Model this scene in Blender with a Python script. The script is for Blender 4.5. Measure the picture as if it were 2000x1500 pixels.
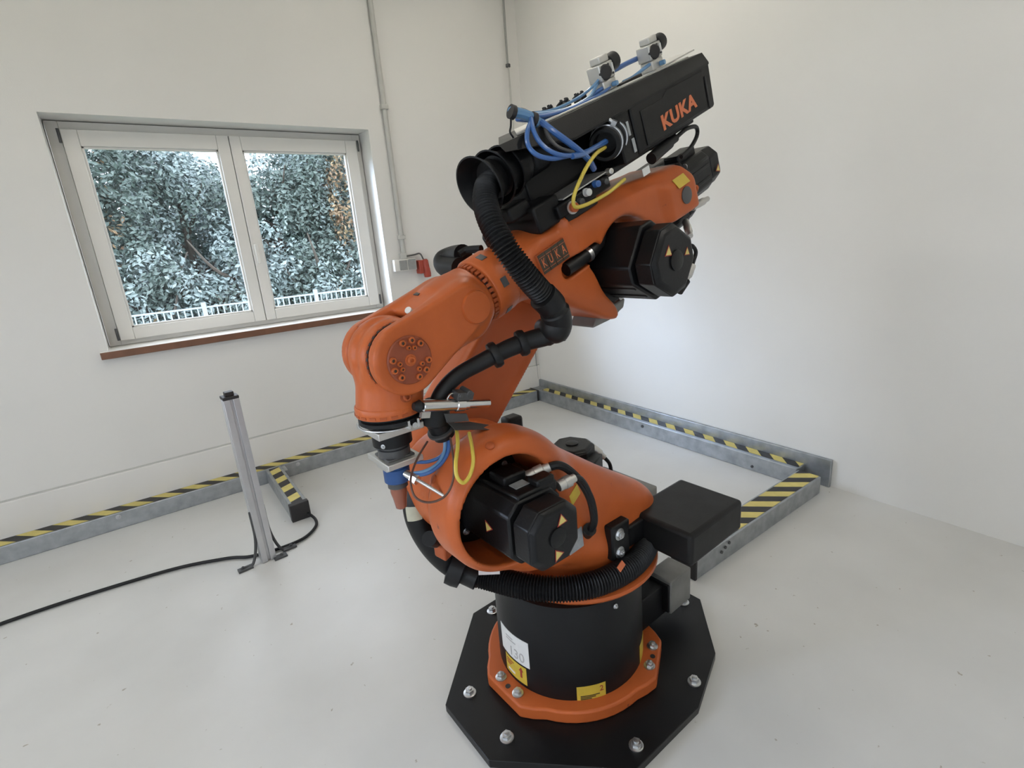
import bpy, bmesh, math, random
import numpy as np
from mathutils import Matrix, Vector

for _o in list(bpy.data.objects):
    bpy.data.objects.remove(_o)
SC = bpy.context.scene
COL = SC.collection
R = math.radians
PI = math.pi

# ------------------------------------------------------------------ camera
cam_data = bpy.data.cameras.new('camera')
cam = bpy.data.objects.new('camera', cam_data)
COL.objects.link(cam)
_r = Vector((0.80213, -0.59255, -0.07395)).normalized()
_f = Vector((0.55464, 0.78518, -0.27544)).normalized()
_u = _r.cross(_f)
cam.matrix_world = Matrix(((_r.x, _u.x, -_f.x, 0.0), (_r.y, _u.y, -_f.y, 0.0), (_r.z, _u.z, -_f.z, 1.555), (0, 0, 0, 1)))
cam_data.sensor_width = 36.0
cam_data.lens = 18.166
cam_data.shift_x = -16.0 / 2000.0
cam_data.clip_start = 0.02
SC.camera = cam

# ------------------------------------------------------------------ world, daylight, exposure
world = bpy.data.worlds.new('sky')
SC.world = world
world.use_nodes = True
bg = world.node_tree.nodes['Background']
bg.inputs['Color'].default_value = (0.86, 0.90, 1.0, 1)
bg.inputs['Strength'].default_value = 6.2

sun_d = bpy.data.lights.new('bright_sky', 'SUN')
sun_d.energy = 7.0
sun_d.angle = R(28)
sun_d.color = (0.60, 0.73, 1.0)
sun = bpy.data.objects.new('bright_sky', sun_d)
COL.objects.link(sun)
sun.rotation_euler = Vector((2.1, -1.45, -1.0)).to_track_quat('-Z', 'Y').to_euler()

SC.view_settings.view_transform = 'Standard'
SC.view_settings.look = 'None'
SC.view_settings.gamma = 1.0
SC.view_settings.use_curve_mapping = False
SC.view_settings.exposure = 0.06

# ------------------------------------------------------------------ helpers
def M_(o, z=(0, 0, 1), x=None):
    """frame with origin o, local z along z, local x near x"""
    z = Vector(z).normalized()
    if x is None:
        x = Vector((1, 0, 0)) if abs(z.x) < 0.9 else Vector((0, 1, 0))
    x = Vector(x)
    x = (x - z * x.dot(z)).normalized()
    y = z.cross(x)
    return Matrix(((x.x, y.x, z.x, o[0]), (x.y, y.y, z.y, o[1]), (x.z, y.z, z.z, o[2]), (0, 0, 0, 1)))

ID = Matrix.Identity(4)

def catmull(pts, n=8):
    P = [Vector(p) for p in pts]
    P = [P[0] * 2 - P[1]] + P + [P[-1] * 2 - P[-2]]
    out = []
    for i in range(1, len(P) - 2):
        a, b, c, d = P[i - 1], P[i], P[i + 1], P[i + 2]
        for k in range(n):
            t = k / n
            out.append(0.5 * (2 * b + (c - a) * t + (2 * a - 5 * b + 4 * c - d) * t * t + (3 * b - a - 3 * c + d) * t ** 3))
    out.append(P[-2].copy())
    return out

def resample(pts, step):
    P = [Vector(p) for p in pts]
    L = [0.0]
    for i in range(1, len(P)):
        L.append(L[-1] + (P[i] - P[i - 1]).length)
    n = max(2, int(L[-1] / step))
    out = []
    j = 0
    for k in range(n + 1):
        s = L[-1] * k / n
        while j < len(P) - 2 and L[j + 1] < s:
            j += 1
        t = (s - L[j]) / max(1e-9, L[j + 1] - L[j])
        out.append(P[j].lerp(P[j + 1], min(1, t)))
    return out

class MB:
    """collects shapes; build() links them as one mesh object"""
    def __init__(s):
        s.V = []; s.F = []; s.MI = []; s.mi = 0
    def add(s, V, F, M=ID):
        o = len(s.V)
        s.V += [tuple(M @ Vector(v)) for v in V]
        s.F += [tuple(i + o for i in f) for f in F]
        s.MI += [s.mi] * len(F)
        return s
    def box(s, size, M=ID, c=(0, 0, 0)):
        x, y, z = (v / 2 for v in size)
        V = [(c[0] + a * x, c[1] + b * y, c[2] + d * z) for d in (-1, 1) for b in (-1, 1) for a in (-1, 1)]
        return s.add(V, [(0, 2, 3, 1), (4, 5, 7, 6), (0, 1, 5, 4), (2, 6, 7, 3), (0, 4, 6, 2), (1, 3, 7, 5)], M)
    def bb(s, lo, hi, M=ID):
        return s.box([b - a for a, b in zip(lo, hi)], M, [(a + b) / 2 for a, b in zip(lo, hi)])
    def prism(s, poly, z0, z1, M=ID, top=None):
        n = len(poly)
        ar = sum(poly[i][0] * poly[(i + 1) % n][1] - poly[(i + 1) % n][0] * poly[i][1] for i in range(n))
        tp = top or poly
        if ar < 0:
            poly = poly[::-1]; tp = tp[::-1]
        V = [(p[0], p[1], z0) for p in poly] + [(p[0], p[1], z1) for p in tp]
        F = [tuple(range(n))[::-1], tuple(range(n, 2 * n))]
        F += [(i, (i + 1) % n, n + (i + 1) % n, n + i) for i in range(n)]
        return s.add(V, F, M)
    def lathe(s, prof, M=ID, n=32):
        V = []; F = []
        for r, z in prof:
            for k in range(n):
                a = 2 * PI * k / n
                V.append((r * math.cos(a), r * math.sin(a), z))
        for i in range(len(prof) - 1):
            for k in range(n):
                a, b = i * n + k, i * n + (k + 1) % n
                F.append((a, b, b + n, a + n))
        F.append(tuple(range(n))[::-1])
        m = (len(prof) - 1) * n
        F.append(tuple(range(m, m + n)))
        return s.add(V, F, M)
    def ring(s, prof, M=ID, n=36):
        k0 = len(s.F)
        s.lathe(list(prof) + [prof[0]], M, n)
        del s.F[-2:]; del s.MI[-2:]
        return s
    def cyl(s, p, q, r, n=24, r2=None):
        p = Vector(p); q = Vector(q)
        d = q - p
        return s.lathe([(r, 0), (r if r2 is None else r2, d.length)], M_(p, d), n)
    def tube(s, pts, r, n=10, M=ID):
        P = [Vector(p) for p in pts]
        m = len(P)
        rad = r if callable(r) else (lambda i, t: r)
        T = [(P[min(i + 1, m - 1)] - P[max(i - 1, 0)]).normalized() for i in range(m)]
        x = T[0].orthogonal().normalized()
        V = []; F = []
        for i in range(m):
            x = (x - T[i] * x.dot(T[i])).normalized()
            y = T[i].cross(x)
            rr = rad(i, i / (m - 1))
            for k in range(n):
                a = 2 * PI * k / n
                V.append(P[i] + (x * math.cos(a) + y * math.sin(a)) * rr)
        for i in range(m - 1):
            for k in range(n):
                a, b = i * n + k, i * n + (k + 1) % n
                F.append((a, b, b + n, a + n))
        F.append(tuple(range(n))[::-1])
        F.append(tuple(range((m - 1) * n, m * n)))
        return s.add(V, F, M)
    def hexbolt(s, p, d, r=0.014, h=0.011, washer=True, dome=False):
        M = M_(p, d)
        if washer:
            s.lathe([(r * 1.45, 0), (r * 1.45, h * .25), (r * 1.3, h * .3)], M, 20)
        if dome:
            s.lathe([(r, h * .2), (r, h * .8), (r * .85, h), (r * .5, h), (r * .5, h * .5)], M, 16)
        else:
            s.prism([(r * math.cos(k * PI / 3), r * math.sin(k * PI / 3)) for k in range(6)], h * .25, h * 1.1, M)
            s.lathe([(r * .55, h * 1.1), (r * .5, h * 1.5), (r * .2, h * 1.55)], M, 12)
        return s
    def sphere(s, c, r, M=ID, n=16, sc=(1, 1, 1)):
        V = []; F = []
        for i in range(1, n // 2):
            a = PI * i / (n // 2)
            for k in range(n):
                b = 2 * PI * k / n
                V.append((c[0] + sc[0] * r * math.sin(a) * math.cos(b), c[1] + sc[1] * r * math.sin(a) * math.sin(b), c[2] + sc[2] * r * math.cos(a)))
        m = n // 2 - 1
        for i in range(m - 1):
            for k in range(n):
                a, b = i * n + k, i * n + (k + 1) % n
                F.append((a, a + n, b + n, b))
        V.append((c[0], c[1], c[2] + r * sc[2])); V.append((c[0], c[1], c[2] - r * sc[2]))
        t, u = len(V) - 2, len(V) - 1
        for k in range(n):
            F.append((t, k, (k + 1) % n)); F.append((u, (m - 1) * n + (k + 1) % n, (m - 1) * n + k))
        return s.add(V, F, M)
    def build(s, name, mats, parent=None, bevel=0.0, smooth=35, seg=2):
        me = bpy.data.meshes.new(name)
        me.from_pydata([tuple(v) for v in s.V], [], s.F)
        if not isinstance(mats, (list, tuple)):
            mats = [mats]
        for m in mats:
            me.materials.append(m)
        if len(mats) > 1:
            me.polygons.foreach_set('material_index', s.MI)
        if smooth:
            me.shade_smooth()
            me.set_sharp_from_angle(angle=R(smooth))
        me.update()
        o = bpy.data.objects.new(name, me)
        COL.objects.link(o)
        if parent is not None:
            o.parent = parent
        if bevel:
            b = o.modifiers.new('bevel', 'BEVEL')
            b.width = bevel; b.segments = seg; b.limit_method = 'ANGLE'; b.angle_limit = R(30)
            b.harden_normals = False
        return o

def tag(o, label=None, cat=None, group=None, kind=None):
    if label: o['label'] = label
    if cat: o['category'] = cat
    if group: o['group'] = group
    if kind: o['kind'] = kind
    return o

def thing(name, label, cat, M=ID, group=None):
    o = bpy.data.objects.new(name, None)
    COL.objects.link(o)
    o.matrix_world = M
    o.empty_display_size = 0.05
    return tag(o, label, cat, group)

def struct(o):
    o['kind'] = 'structure'
    return o

# ---- signed distance meshing for cast parts (surface nets)
def sdf_mesh(fn, lo, hi, vox):
    ax = [np.arange(lo[i] - 2 * vox, hi[i] + 2.5 * vox, vox) for i in range(3)]
    X, Y, Z = np.meshgrid(*ax, indexing='ij')
    g = fn(X, Y, Z)
    ins = g < 0
    nc = tuple(n - 1 for n in g.shape)
    acc = np.zeros(nc + (3,)); cnt = np.zeros(nc)
    base = np.stack([X, Y, Z], -1)
    edges = []
    for d in range(3):
        sl0 = [slice(None)] * 3; sl1 = [slice(None)] * 3
        sl0[d] = slice(0, -1); sl1[d] = slice(1, None)
        a, b = g[tuple(sl0)], g[tuple(sl1)]
        m = ins[tuple(sl0)] != ins[tuple(sl1)]
        t = np.where(m, a / np.where(m, a - b, 1), 0)
        p = base[tuple(sl0)].copy()
        p[..., d] += t * vox
        I = np.argwhere(m)
        e1, e2 = [k for k in range(3) if k != d]
        for o1 in (0, -1):
            for o2 in (0, -1):
                J = I.copy(); J[:, e1] += o1; J[:, e2] += o2
                ok = (J[:, e1] >= 0) & (J[:, e2] >= 0) & (J[:, e1] < nc[e1]) & (J[:, e2] < nc[e2])
                JJ = tuple(J[ok].T)
                np.add.at(acc, JJ, p[tuple(I[ok].T)])
                np.add.at(cnt, JJ, 1)
        edges.append((d, I, ins[tuple(sl0)][m]))
    act = cnt > 0
    idx = -np.ones(nc, int)
    idx[act] = np.arange(act.sum())
    V = acc[act] / cnt[act][:, None]
    for _ in range(2):
        e = vox * 0.25
        v0 = fn(V[:, 0], V[:, 1], V[:, 2])
        gx = (fn(V[:, 0] + e, V[:, 1], V[:, 2]) - v0) / e
        gy = (fn(V[:, 0], V[:, 1] + e, V[:, 2]) - v0) / e
        gz = (fn(V[:, 0], V[:, 1], V[:, 2] + e) - v0) / e
        G = np.stack([gx, gy, gz], -1)
        st = (v0 / np.maximum((G ** 2).sum(-1), 0.25))[:, None] * G
        ln = np.linalg.norm(st, axis=1, keepdims=True)
        V = V - st * np.minimum(1, 0.6 * vox / np.maximum(ln, 1e-9))
    F = []
    for d, I, sg in edges:
        e1, e2 = (d + 1) % 3, (d + 2) % 3
        ok = (I[:, e1] > 0) & (I[:, e2] > 0) & (I[:, e1] < nc[e1]) & (I[:, e2] < nc[e2])
        I = I[ok]; sg = sg[ok]
        def cell(o1, o2):
            J = I.copy(); J[:, e1] += o1; J[:, e2] += o2
            return idx[tuple(J.T)]
        q = np.stack([cell(-1, -1), cell(0, -1), cell(0, 0), cell(-1, 0)], -1)
        q[~sg] = q[~sg][:, ::-1]
        F.append(q)
    F = np.concatenate(F)
    return V, F

def sdf_obj(name, fn, lo, hi, vox, mat, parent=None, M=ID, smooth=None):
    V, F = sdf_mesh(fn, lo, hi, vox)
    m = np.array(M)
    V = V @ m[:3, :3].T + m[:3, 3]
    me = bpy.data.meshes.new(name)
    me.from_pydata(V.tolist(), [], F.tolist())
    me.materials.append(mat)
    me.shade_smooth()
    if smooth: me.set_sharp_from_angle(angle=R(smooth))
    o = bpy.data.objects.new(name, me)
    COL.objects.link(o)
    if parent is not None:
        o.parent = parent
    return o

def ext(d2, w, r):
    x = d2 + r; y = w + r
    return np.minimum(np.maximum(x, y), 0) + np.hypot(np.maximum(x, 0), np.maximum(y, 0)) - r
def slab(v, lo, hi):
    return np.abs(v - (lo + hi) / 2) - (hi - lo) / 2
def rbox(x, y, z, lo, hi, r):
    qx, qy, qz = slab(x, lo[0], hi[0]) + r, slab(y, lo[1], hi[1]) + r, slab(z, lo[2], hi[2]) + r
    return np.sqrt(np.maximum(qx, 0) ** 2 + np.maximum(qy, 0) ** 2 + np.maximum(qz, 0) ** 2) + np.minimum(np.maximum(qx, np.maximum(qy, qz)), 0) - r
def ucap(x, y, ax, ay, ra, bx, by, rb):
    l = math.hypot(bx - ax, by - ay)
    dx, dy = (bx - ax) / l, (by - ay) / l
    py = (x - ax) * dx + (y - ay) * dy
    px = np.abs(-(x - ax) * dy + (y - ay) * dx)
    b = (ra - rb) / l
    a = math.sqrt(max(0, 1 - b * b))
    k = -b * px + a * py
    return np.where(k < 0, np.hypot(px, py) - ra, np.where(k > a * l, np.hypot(px, py - l) - rb, px * a + py * b - ra))
def smin(a, b, k):
    h = np.clip(0.5 + 0.5 * (b - a) / k, 0, 1)
    return b * (1 - h) + a * h - k * h * (1 - h)
def smax(a, b, k):
    return -smin(-a, -b, k)
def on_surf(fn, p, n, lift=0.0015, steps=260, step=.001):
    """walk from p against n down to the surface of fn; returns the point lifted off it and the normal there"""
    p = np.array(p, float); n = np.array(n, float); n /= np.linalg.norm(n)
    f = lambda q: float(fn(np.array([q[0]]), np.array([q[1]]), np.array([q[2]]))[0])
    for _ in range(steps):
        if f(p) <= 0: break
        p = p - n * step
    e = .004
    g = np.array([f(p + np.eye(3)[i] * e) - f(p - np.eye(3)[i] * e) for i in range(3)])
    g /= max(1e-9, np.linalg.norm(g))
    return Vector(p + g * lift), Vector(g)
def poly2(x, y, P):
    d = np.full(np.shape(x), 1e9); s = np.ones(np.shape(x))
    n = len(P)
    for i in range(n):
        ax, ay = P[i]; bx, by = P[i - 1]
        ex, ey = bx - ax, by - ay
        wx, wy = x - ax, y - ay
        t = np.clip((wx * ex + wy * ey) / (ex * ex + ey * ey), 0, 1)
        d = np.minimum(d, (wx - ex * t) ** 2 + (wy - ey * t) ** 2)
        c1, c2, c3 = y >= ay, y < by, ex * wy > ey * wx
        s = np.where((c1 & c2 & c3) | (~c1 & ~c2 & ~c3), -s, s)
    return s * np.sqrt(d)

# ------------------------------------------------------------------ materials
def mat(name, col, rough=0.5, metal=0.0, var=0.0, vscale=6.0, bump=0.0, bscale=60.0, col2=None, spots=0.0, sscale=30.0, scol=(0.05, 0.04, 0.03), coat=0.0, spec=None):
    m = bpy.data.materials.new(name)
    m.use_nodes = True
    nt = m.node_tree
    b = nt.nodes['Principled BSDF']
    b.inputs['Base Color'].default_value = (*col, 1)
    b.inputs['Roughness'].default_value = rough
    b.inputs['Metallic'].default_value = metal
    if coat:
        b.inputs['Coat Weight'].default_value = coat
        b.inputs['Coat Roughness'].default_value = 0.15
    if spec is not None:
        b.inputs['Specular IOR Level'].default_value = spec
    L = nt.links
    tc = nt.nodes.new('ShaderNodeTexCoord')
    out = None
    if var:
        n = nt.nodes.new('ShaderNodeTexNoise')
        n.inputs['Scale'].default_value = vscale
        n.inputs['Detail'].default_value = 5
        L.new(tc.outputs['Object'], n.inputs['Vector'])
        mx = nt.nodes.new('ShaderNodeMix'); mx.data_type = 'RGBA'
        c2 = col2 or tuple(max(0, c * (1 - var)) for c in col)
        mx.inputs[6].default_value = (*col, 1); mx.inputs[7].default_value = (*c2, 1)
        rp = nt.nodes.new('ShaderNodeMapRange')
        rp.inputs[1].default_value = 0.35; rp.inputs[2].default_value = 0.7
        L.new(n.outputs['Fac'], rp.inputs[0])
        L.new(rp.outputs[0], mx.inputs[0])
        out = mx.outputs[2]
        rr = nt.nodes.new('ShaderNodeMapRange')
        rr.inputs[3].default_value = max(0.02, rough - 0.06); rr.inputs[4].default_value = min(1, rough + 0.1)
        L.new(n.outputs['Fac'], rr.inputs[0])
        L.new(rr.outputs[0], b.inputs['Roughness'])
    if spots:
        n = nt.nodes.new('ShaderNodeTexNoise')
        n.inputs['Scale'].default_value = sscale
        n.inputs['Detail'].default_value = 3
        L.new(tc.outputs['Object'], n.inputs['Vector'])
        rp = nt.nodes.new('ShaderNodeMapRange')
        rp.inputs[1].default_value = spots; rp.inputs[2].default_value = spots + 0.03
        L.new(n.outputs['Fac'], rp.inputs[0])
        mx = nt.nodes.new('ShaderNodeMix'); mx.data_type = 'RGBA'
        if out: L.new(out, mx.inputs[6])
        else: mx.inputs[6].default_value = (*col, 1)
        mx.inputs[7].default_value = (*scol, 1)
        L.new(rp.outputs[0], mx.inputs[0])
        out = mx.outputs[2]
    if out:
        L.new(out, b.inputs['Base Color'])
    if bump:
        n = nt.nodes.new('ShaderNodeTexNoise')
        n.inputs['Scale'].default_value = bscale
        n.inputs['Detail'].default_value = 4
        L.new(tc.outputs['Object'], n.inputs['Vector'])
        bp = nt.nodes.new('ShaderNodeBump')
        bp.inputs['Strength'].default_value = bump
        bp.inputs['Distance'].default_value = 0.01
        L.new(n.outputs['Fac'], bp.inputs['Height'])
        L.new(bp.outputs['Normal'], b.inputs['Normal'])
    return m

def emit(name, col, s):
    m = bpy.data.materials.new(name)
    m.use_nodes = True
    b = m.node_tree.nodes['Principled BSDF']
    b.inputs['Base Color'].default_value = (0.8, 0.8, 0.8, 1)
    b.inputs['Emission Color'].default_value = (*col, 1)
    b.inputs['Emission Strength'].default_value = s
    return m

K = dict(
    wall=mat('white_wall_paint', (0.71, 0.695, 0.655), 0.85, var=0.04, vscale=1.3, bump=0.05, bscale=180),
    plinth=mat('plinth_paint', (0.72, 0.70, 0.66), 0.7, var=0.05, vscale=2),
    floor=mat('epoxy_floor', (0.62, 0.615, 0.59), 0.36, var=0.14, vscale=1.6, col2=(0.555, 0.55, 0.525), spots=0.715, sscale=30, scol=(0.36, 0.33, 0.28), bump=0.02, bscale=25),
    ceiling=mat('ceiling_paint', (0.78, 0.78, 0.76), 0.9, var=0.03),
    frame=mat('white_window_pvc', (0.74, 0.72, 0.67), 0.35, var=0.04, vscale=3),
    sillwood=mat('brown_sill', (0.19, 0.085, 0.045), 0.5, var=0.3, vscale=9),
    orange=mat('orange_paint', (0.50, 0.113, 0.028), 0.36, var=0.14, vscale=7, bump=0.03, bscale=140, spots=0.745, sscale=28, scol=(0.22, 0.06, 0.03), spec=0.3),
    orange_dk=mat('orange_cast', (0.40, 0.088, 0.025), 0.45, var=0.2, vscale=9, spec=0.3),
    orange_cap=mat('orange_cap', (0.28, 0.062, 0.022), 0.5, var=0.2, vscale=30),
    black=mat('black_paint', (0.0065, 0.0065, 0.007), 0.42, var=0.3, vscale=8, bump=0.02, spec=0.3),
    blackcase=mat('black_plastic', (0.0085, 0.0082, 0.008), 0.45, var=0.2, vscale=12, bump=0.06, bscale=300, spec=0.3),
    motor=mat('black_motor_cast', (0.006, 0.006, 0.0065), 0.36, var=0.25, vscale=12, bump=0.05, bscale=120, spec=0.32),
    rubber=mat('black_rubber', (0.007, 0.007, 0.0075), 0.45, var=0.2, vscale=10, spec=0.35),
    plate=mat('black_steel_plate', (0.007, 0.007, 0.0075), 0.36, var=0.5, vscale=5, spots=0.76, sscale=40, scol=(0.05, 0.045, 0.04), spec=0.3),
    steel=mat('zinc_steel', (0.62, 0.63, 0.64), 0.32, 1.0, var=0.15, vscale=20),
    chrome=mat('bright_steel', (0.75, 0.75, 0.74), 0.18, 1.0, var=0.1, vscale=20),
    alu=mat('machined_aluminium', (0.62, 0.61, 0.58), 0.42, 0.85, var=0.12, vscale=14, bump=0.03, bscale=220),
    aluprofile=mat('aluminium_profile', (0.60, 0.60, 0.61), 0.36, 0.7, var=0.08, vscale=10),
    galv=mat('galvanised_steel', (0.44, 0.46, 0.475), 0.36, 0.8, var=0.25, vscale=16, col2=(0.31, 0.33, 0.34)),
    grey=mat('grey_cast_metal', (0.22, 0.215, 0.20), 0.5, 0.3, var=0.2, vscale=14),
    greydk=mat('dark_grey_metal', (0.09, 0.09, 0.09), 0.45, 0.4, var=0.2, vscale=14),
    yellow=mat('yellow_tape', (0.66, 0.55, 0.17), 0.5, var=0.12, vscale=20),
    tapeblack=mat('black_tape', (0.025, 0.022, 0.022), 0.5, var=0.2, vscale=20),
    stick=mat('yellow_sticker', (0.60, 0.43, 0.05), 0.45, var=0.1, vscale=40),
    red=mat('red_print', (0.33, 0.04, 0.03), 0.5),
    printdk=mat('dark_print', (0.05, 0.035, 0.02), 0.5),
    white=mat('white_paper', (0.72, 0.71, 0.68), 0.6, var=0.06, vscale=30),
    greyprint=mat('grey_print', (0.46, 0.44, 0.42), 0.6),
    plaque=mat('silver_label', (0.42, 0.44, 0.45), 0.35, 0.4, var=0.2, vscale=60),
    blue=mat('blue_pneumatic_tube', (0.045, 0.13, 0.36), 0.28, coat=0.3),
    bluelt=mat('light_blue_tube', (0.13, 0.27, 0.46), 0.25, coat=0.3),
    bluebody=mat('blue_anodised', (0.03, 0.09, 0.26), 0.35, 0.3, var=0.15, vscale=30),
    yelcable=mat('yellow_cable', (0.62, 0.48, 0.07), 0.4),
    pinkcable=mat('brown_cable', (0.11, 0.055, 0.04), 0.45),
    paper=mat('pale_label', (0.50, 0.48, 0.36), 0.6, var=0.1, vscale=60),
    redplug=mat('red_plug', (0.36, 0.05, 0.025), 0.45, var=0.15, vscale=40),
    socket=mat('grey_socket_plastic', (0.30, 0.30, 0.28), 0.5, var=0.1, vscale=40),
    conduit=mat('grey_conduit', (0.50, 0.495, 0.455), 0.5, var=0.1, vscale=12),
    capgrey=mat('grey_cap', (0.07, 0.07, 0.07), 0.4),
    orangeprint=mat('orange_print', (0.62, 0.16, 0.06), 0.4),
    lamp=emit('lamp_tube', (1.0, 0.94, 0.86), 22.0),
    leaf=mat('dark_green_leaf', (0.066, 0.098, 0.085), 0.45, var=0.45, vscale=2.2, col2=(0.13, 0.175, 0.155)),
    leaf2=mat('pale_green_leaf', (0.17, 0.225, 0.215), 0.45, var=0.5, vscale=3, col2=(0.27, 0.33, 0.33)),
    leaf3=mat('autumn_leaf', (0.22, 0.13, 0.075), 0.5, var=0.4, vscale=5, col2=(0.30, 0.24, 0.13)),
    bark=mat('bark', (0.10, 0.085, 0.07), 0.9, var=0.3, vscale=12),
    grass=mat('grass', (0.06, 0.10, 0.04), 0.9, var=0.4, vscale=3),
    fence=mat('white_fence_paint', (0.42, 0.48, 0.53), 0.5),
)
gl = bpy.data.materials.new('window_glass')
gl.use_nodes = True
_nt = gl.node_tree
_nt.nodes.remove(_nt.nodes['Principled BSDF'])
_t = _nt.nodes.new('ShaderNodeBsdfTransparent'); _t.inputs[0].default_value = (0.94, 0.965, 0.98, 1)
_g = _nt.nodes.new('ShaderNodeBsdfGlossy'); _g.inputs['Roughness'].default_value = 0.03
_lw = _nt.nodes.new('ShaderNodeLayerWeight'); _lw.inputs[0].default_value = 0.5
_pw = _nt.nodes.new('ShaderNodeMath'); _pw.operation = 'POWER'; _pw.inputs[1].default_value = 5.0
_fr = _nt.nodes.new('ShaderNodeMath'); _fr.operation = 'MULTIPLY_ADD'; _fr.inputs[1].default_value = 0.8; _fr.inputs[2].default_value = 0.03
_nt.links.new(_lw.outputs['Facing'], _pw.inputs[0]); _nt.links.new(_pw.outputs[0], _fr.inputs[0])
_mx = _nt.nodes.new('ShaderNodeMixShader')
_nt.links.new(_fr.outputs[0], _mx.inputs[0]); _nt.links.new(_t.outputs[0], _mx.inputs[1]); _nt.links.new(_g.outputs[0], _mx.inputs[2])
_nt.links.new(_mx.outputs[0], _nt.nodes['Material Output'].inputs[0])
K['glass'] = gl
cp = mat('clear_red_cup', (0.45, 0.16, 0.10), 0.2)
cp.node_tree.nodes['Principled BSDF'].inputs['Transmission Weight'].default_value = 0.45
K['cup'] = cp

def text_mesh(name, s, size, depth, mat_, parent, M, align='CENTER', bold=0.0, shear=0.0, spacing=1.0):
    cu = bpy.data.curves.new(name, 'FONT')
    cu.body = s; cu.size = size; cu.extrude = depth; cu.align_x = align; cu.align_y = 'CENTER'
    cu.offset = bold; cu.shear = shear; cu.space_character = spacing
    cu.resolution_u = 3
    t = bpy.data.objects.new(name, cu)
    COL.objects.link(t)
    bpy.context.view_layer.update()
    me = bpy.data.meshes.new_from_object(t.evaluated_get(bpy.context.evaluated_depsgraph_get()))
    bpy.data.objects.remove(t)
    me.transform(M)
    me.materials.clear(); me.materials.append(mat_)
    me.name = name
    o = bpy.data.objects.new(name, me)
    COL.objects.link(o)
    o.parent = parent
    return o

# ================================================================== the room
X0, X1, Y0, Y1, H0 = -3.2, 3.03, -2.6, 3.95, 3.62
WX0, WX1, WZ0, WZ1 = -0.22, 1.612, 1.10, 2.378      # opening of the window

struct(MB().bb((X0 - .3, Y0 - .3, -0.2), (X1 + .3, Y1 + .3, 0)).build('floor', K['floor']))
struct(MB().bb((X0 - .3, Y0 - .3, H0), (X1 + .3, Y1 + .3, H0 + .2)).build('ceiling', K['ceiling']))
struct(MB().bb((X1, Y0, 0), (X1 + .3, Y1 + .3, H0)).build('wall_right', K['wall']))
OZ0, OZ1 = 0.95, 2.55                                # openings of unseen windows, added for soft daylight from the camera side
def pierced(lo, hi, ax, holes):
    m = MB()
    prev = lo[ax]
    for a, b in list(holes) + [(hi[ax], None)]:
        l, h = list(lo), list(hi); l[ax] = prev; h[ax] = a
        m.bb(l, h)
        if b is not None:
            for z0, z1 in ((lo[2], OZ0), (OZ1, hi[2])):
                l, h = list(lo), list(hi); l[ax] = a; h[ax] = b; l[2] = z0; h[2] = z1
                m.bb(l, h)
            prev = b
    return m
HL = [(-1.6, 0.5), (1.0, 3.1)]
HF = [(-2.4, -0.7)]
struct(pierced((X0 - .3, Y0, 0), (X0, Y1 + .3, H0), 1, HL).build('wall_left', K['wall']))
struct(pierced((X0 - .3, Y0 - .3, 0), (X1 + .3, Y0, H0), 0, HF).build('wall_front', K['wall']))
def added_window(n, M, w):
    t = bpy.data.objects.new('window_%d' % n, None); COL.objects.link(t); t.matrix_world = M; struct(t)
    h = OZ1 - OZ0
    m = MB()
    for x in (-w / 2, -.05, w / 2 - .1): m.bb((x, -.035, 0), (x + .1, .035, h))
    m.bb((-w / 2, -.034, 0), (w / 2, .034, .1)).bb((-w / 2, -.034, h - .1), (w / 2, .034, h))
    m.build('window_frame', K['frame'], t)
    for s in (-1, 1):
        MB().bb((min(s * .05, s * (w / 2 - .1)), -.003, .1), (max(s * .05, s * (w / 2 - .1)), .003, h - .1)).build('pane', K['glass'], t)
    pd = bpy.data.lights.new('window_portal', 'AREA'); pd.shape = 'RECTANGLE'; pd.size = w; pd.size_y = h
    pd.cycles.is_portal = True
    po = bpy.data.objects.new('window_portal', pd); COL.objects.link(po)
    po.matrix_world = M @ Matrix.Translation((0, .16, h / 2)) @ Matrix.Rotation(R(-90), 4, 'X')
for n, (a, b) in enumerate(HL): added_window(2 + n, Matrix.Translation((X0 - .15, (a + b) / 2, OZ0)) @ Matrix.Rotation(R(90), 4, 'Z'), b - a)
for n, (a, b) in enumerate(HF): added_window(4 + n, Matrix.Translation(((a + b) / 2, Y0 - .15, OZ0)) @ Matrix.Rotation(R(180), 4, 'Z'), b - a)
w = MB()
w.bb((X0, Y1, 0), (WX0, Y1 + .3, H0)).bb((WX1, Y1, 0), (X1, Y1 + .3, H0))
w.bb((WX0, Y1, 0), (WX1, Y1 + .3, WZ0 - .03)).bb((WX0, Y1, WZ1), (WX1, Y1 + .3, H0))
struct(w.build('wall_back', K['wall']))
# plinth with a darker grey strip painted for the shadow gap of its joint
struct(MB().bb((X0, Y1 - .006, 0.312), (X1, Y1, 0.321)).build('joint_shade_1', K['conduit']))
struct(MB().bb((X0, Y1 - .020, 0), (X1, Y1, 0.312)).build('baseboard_back', K['plinth'], bevel=0.004))

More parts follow.
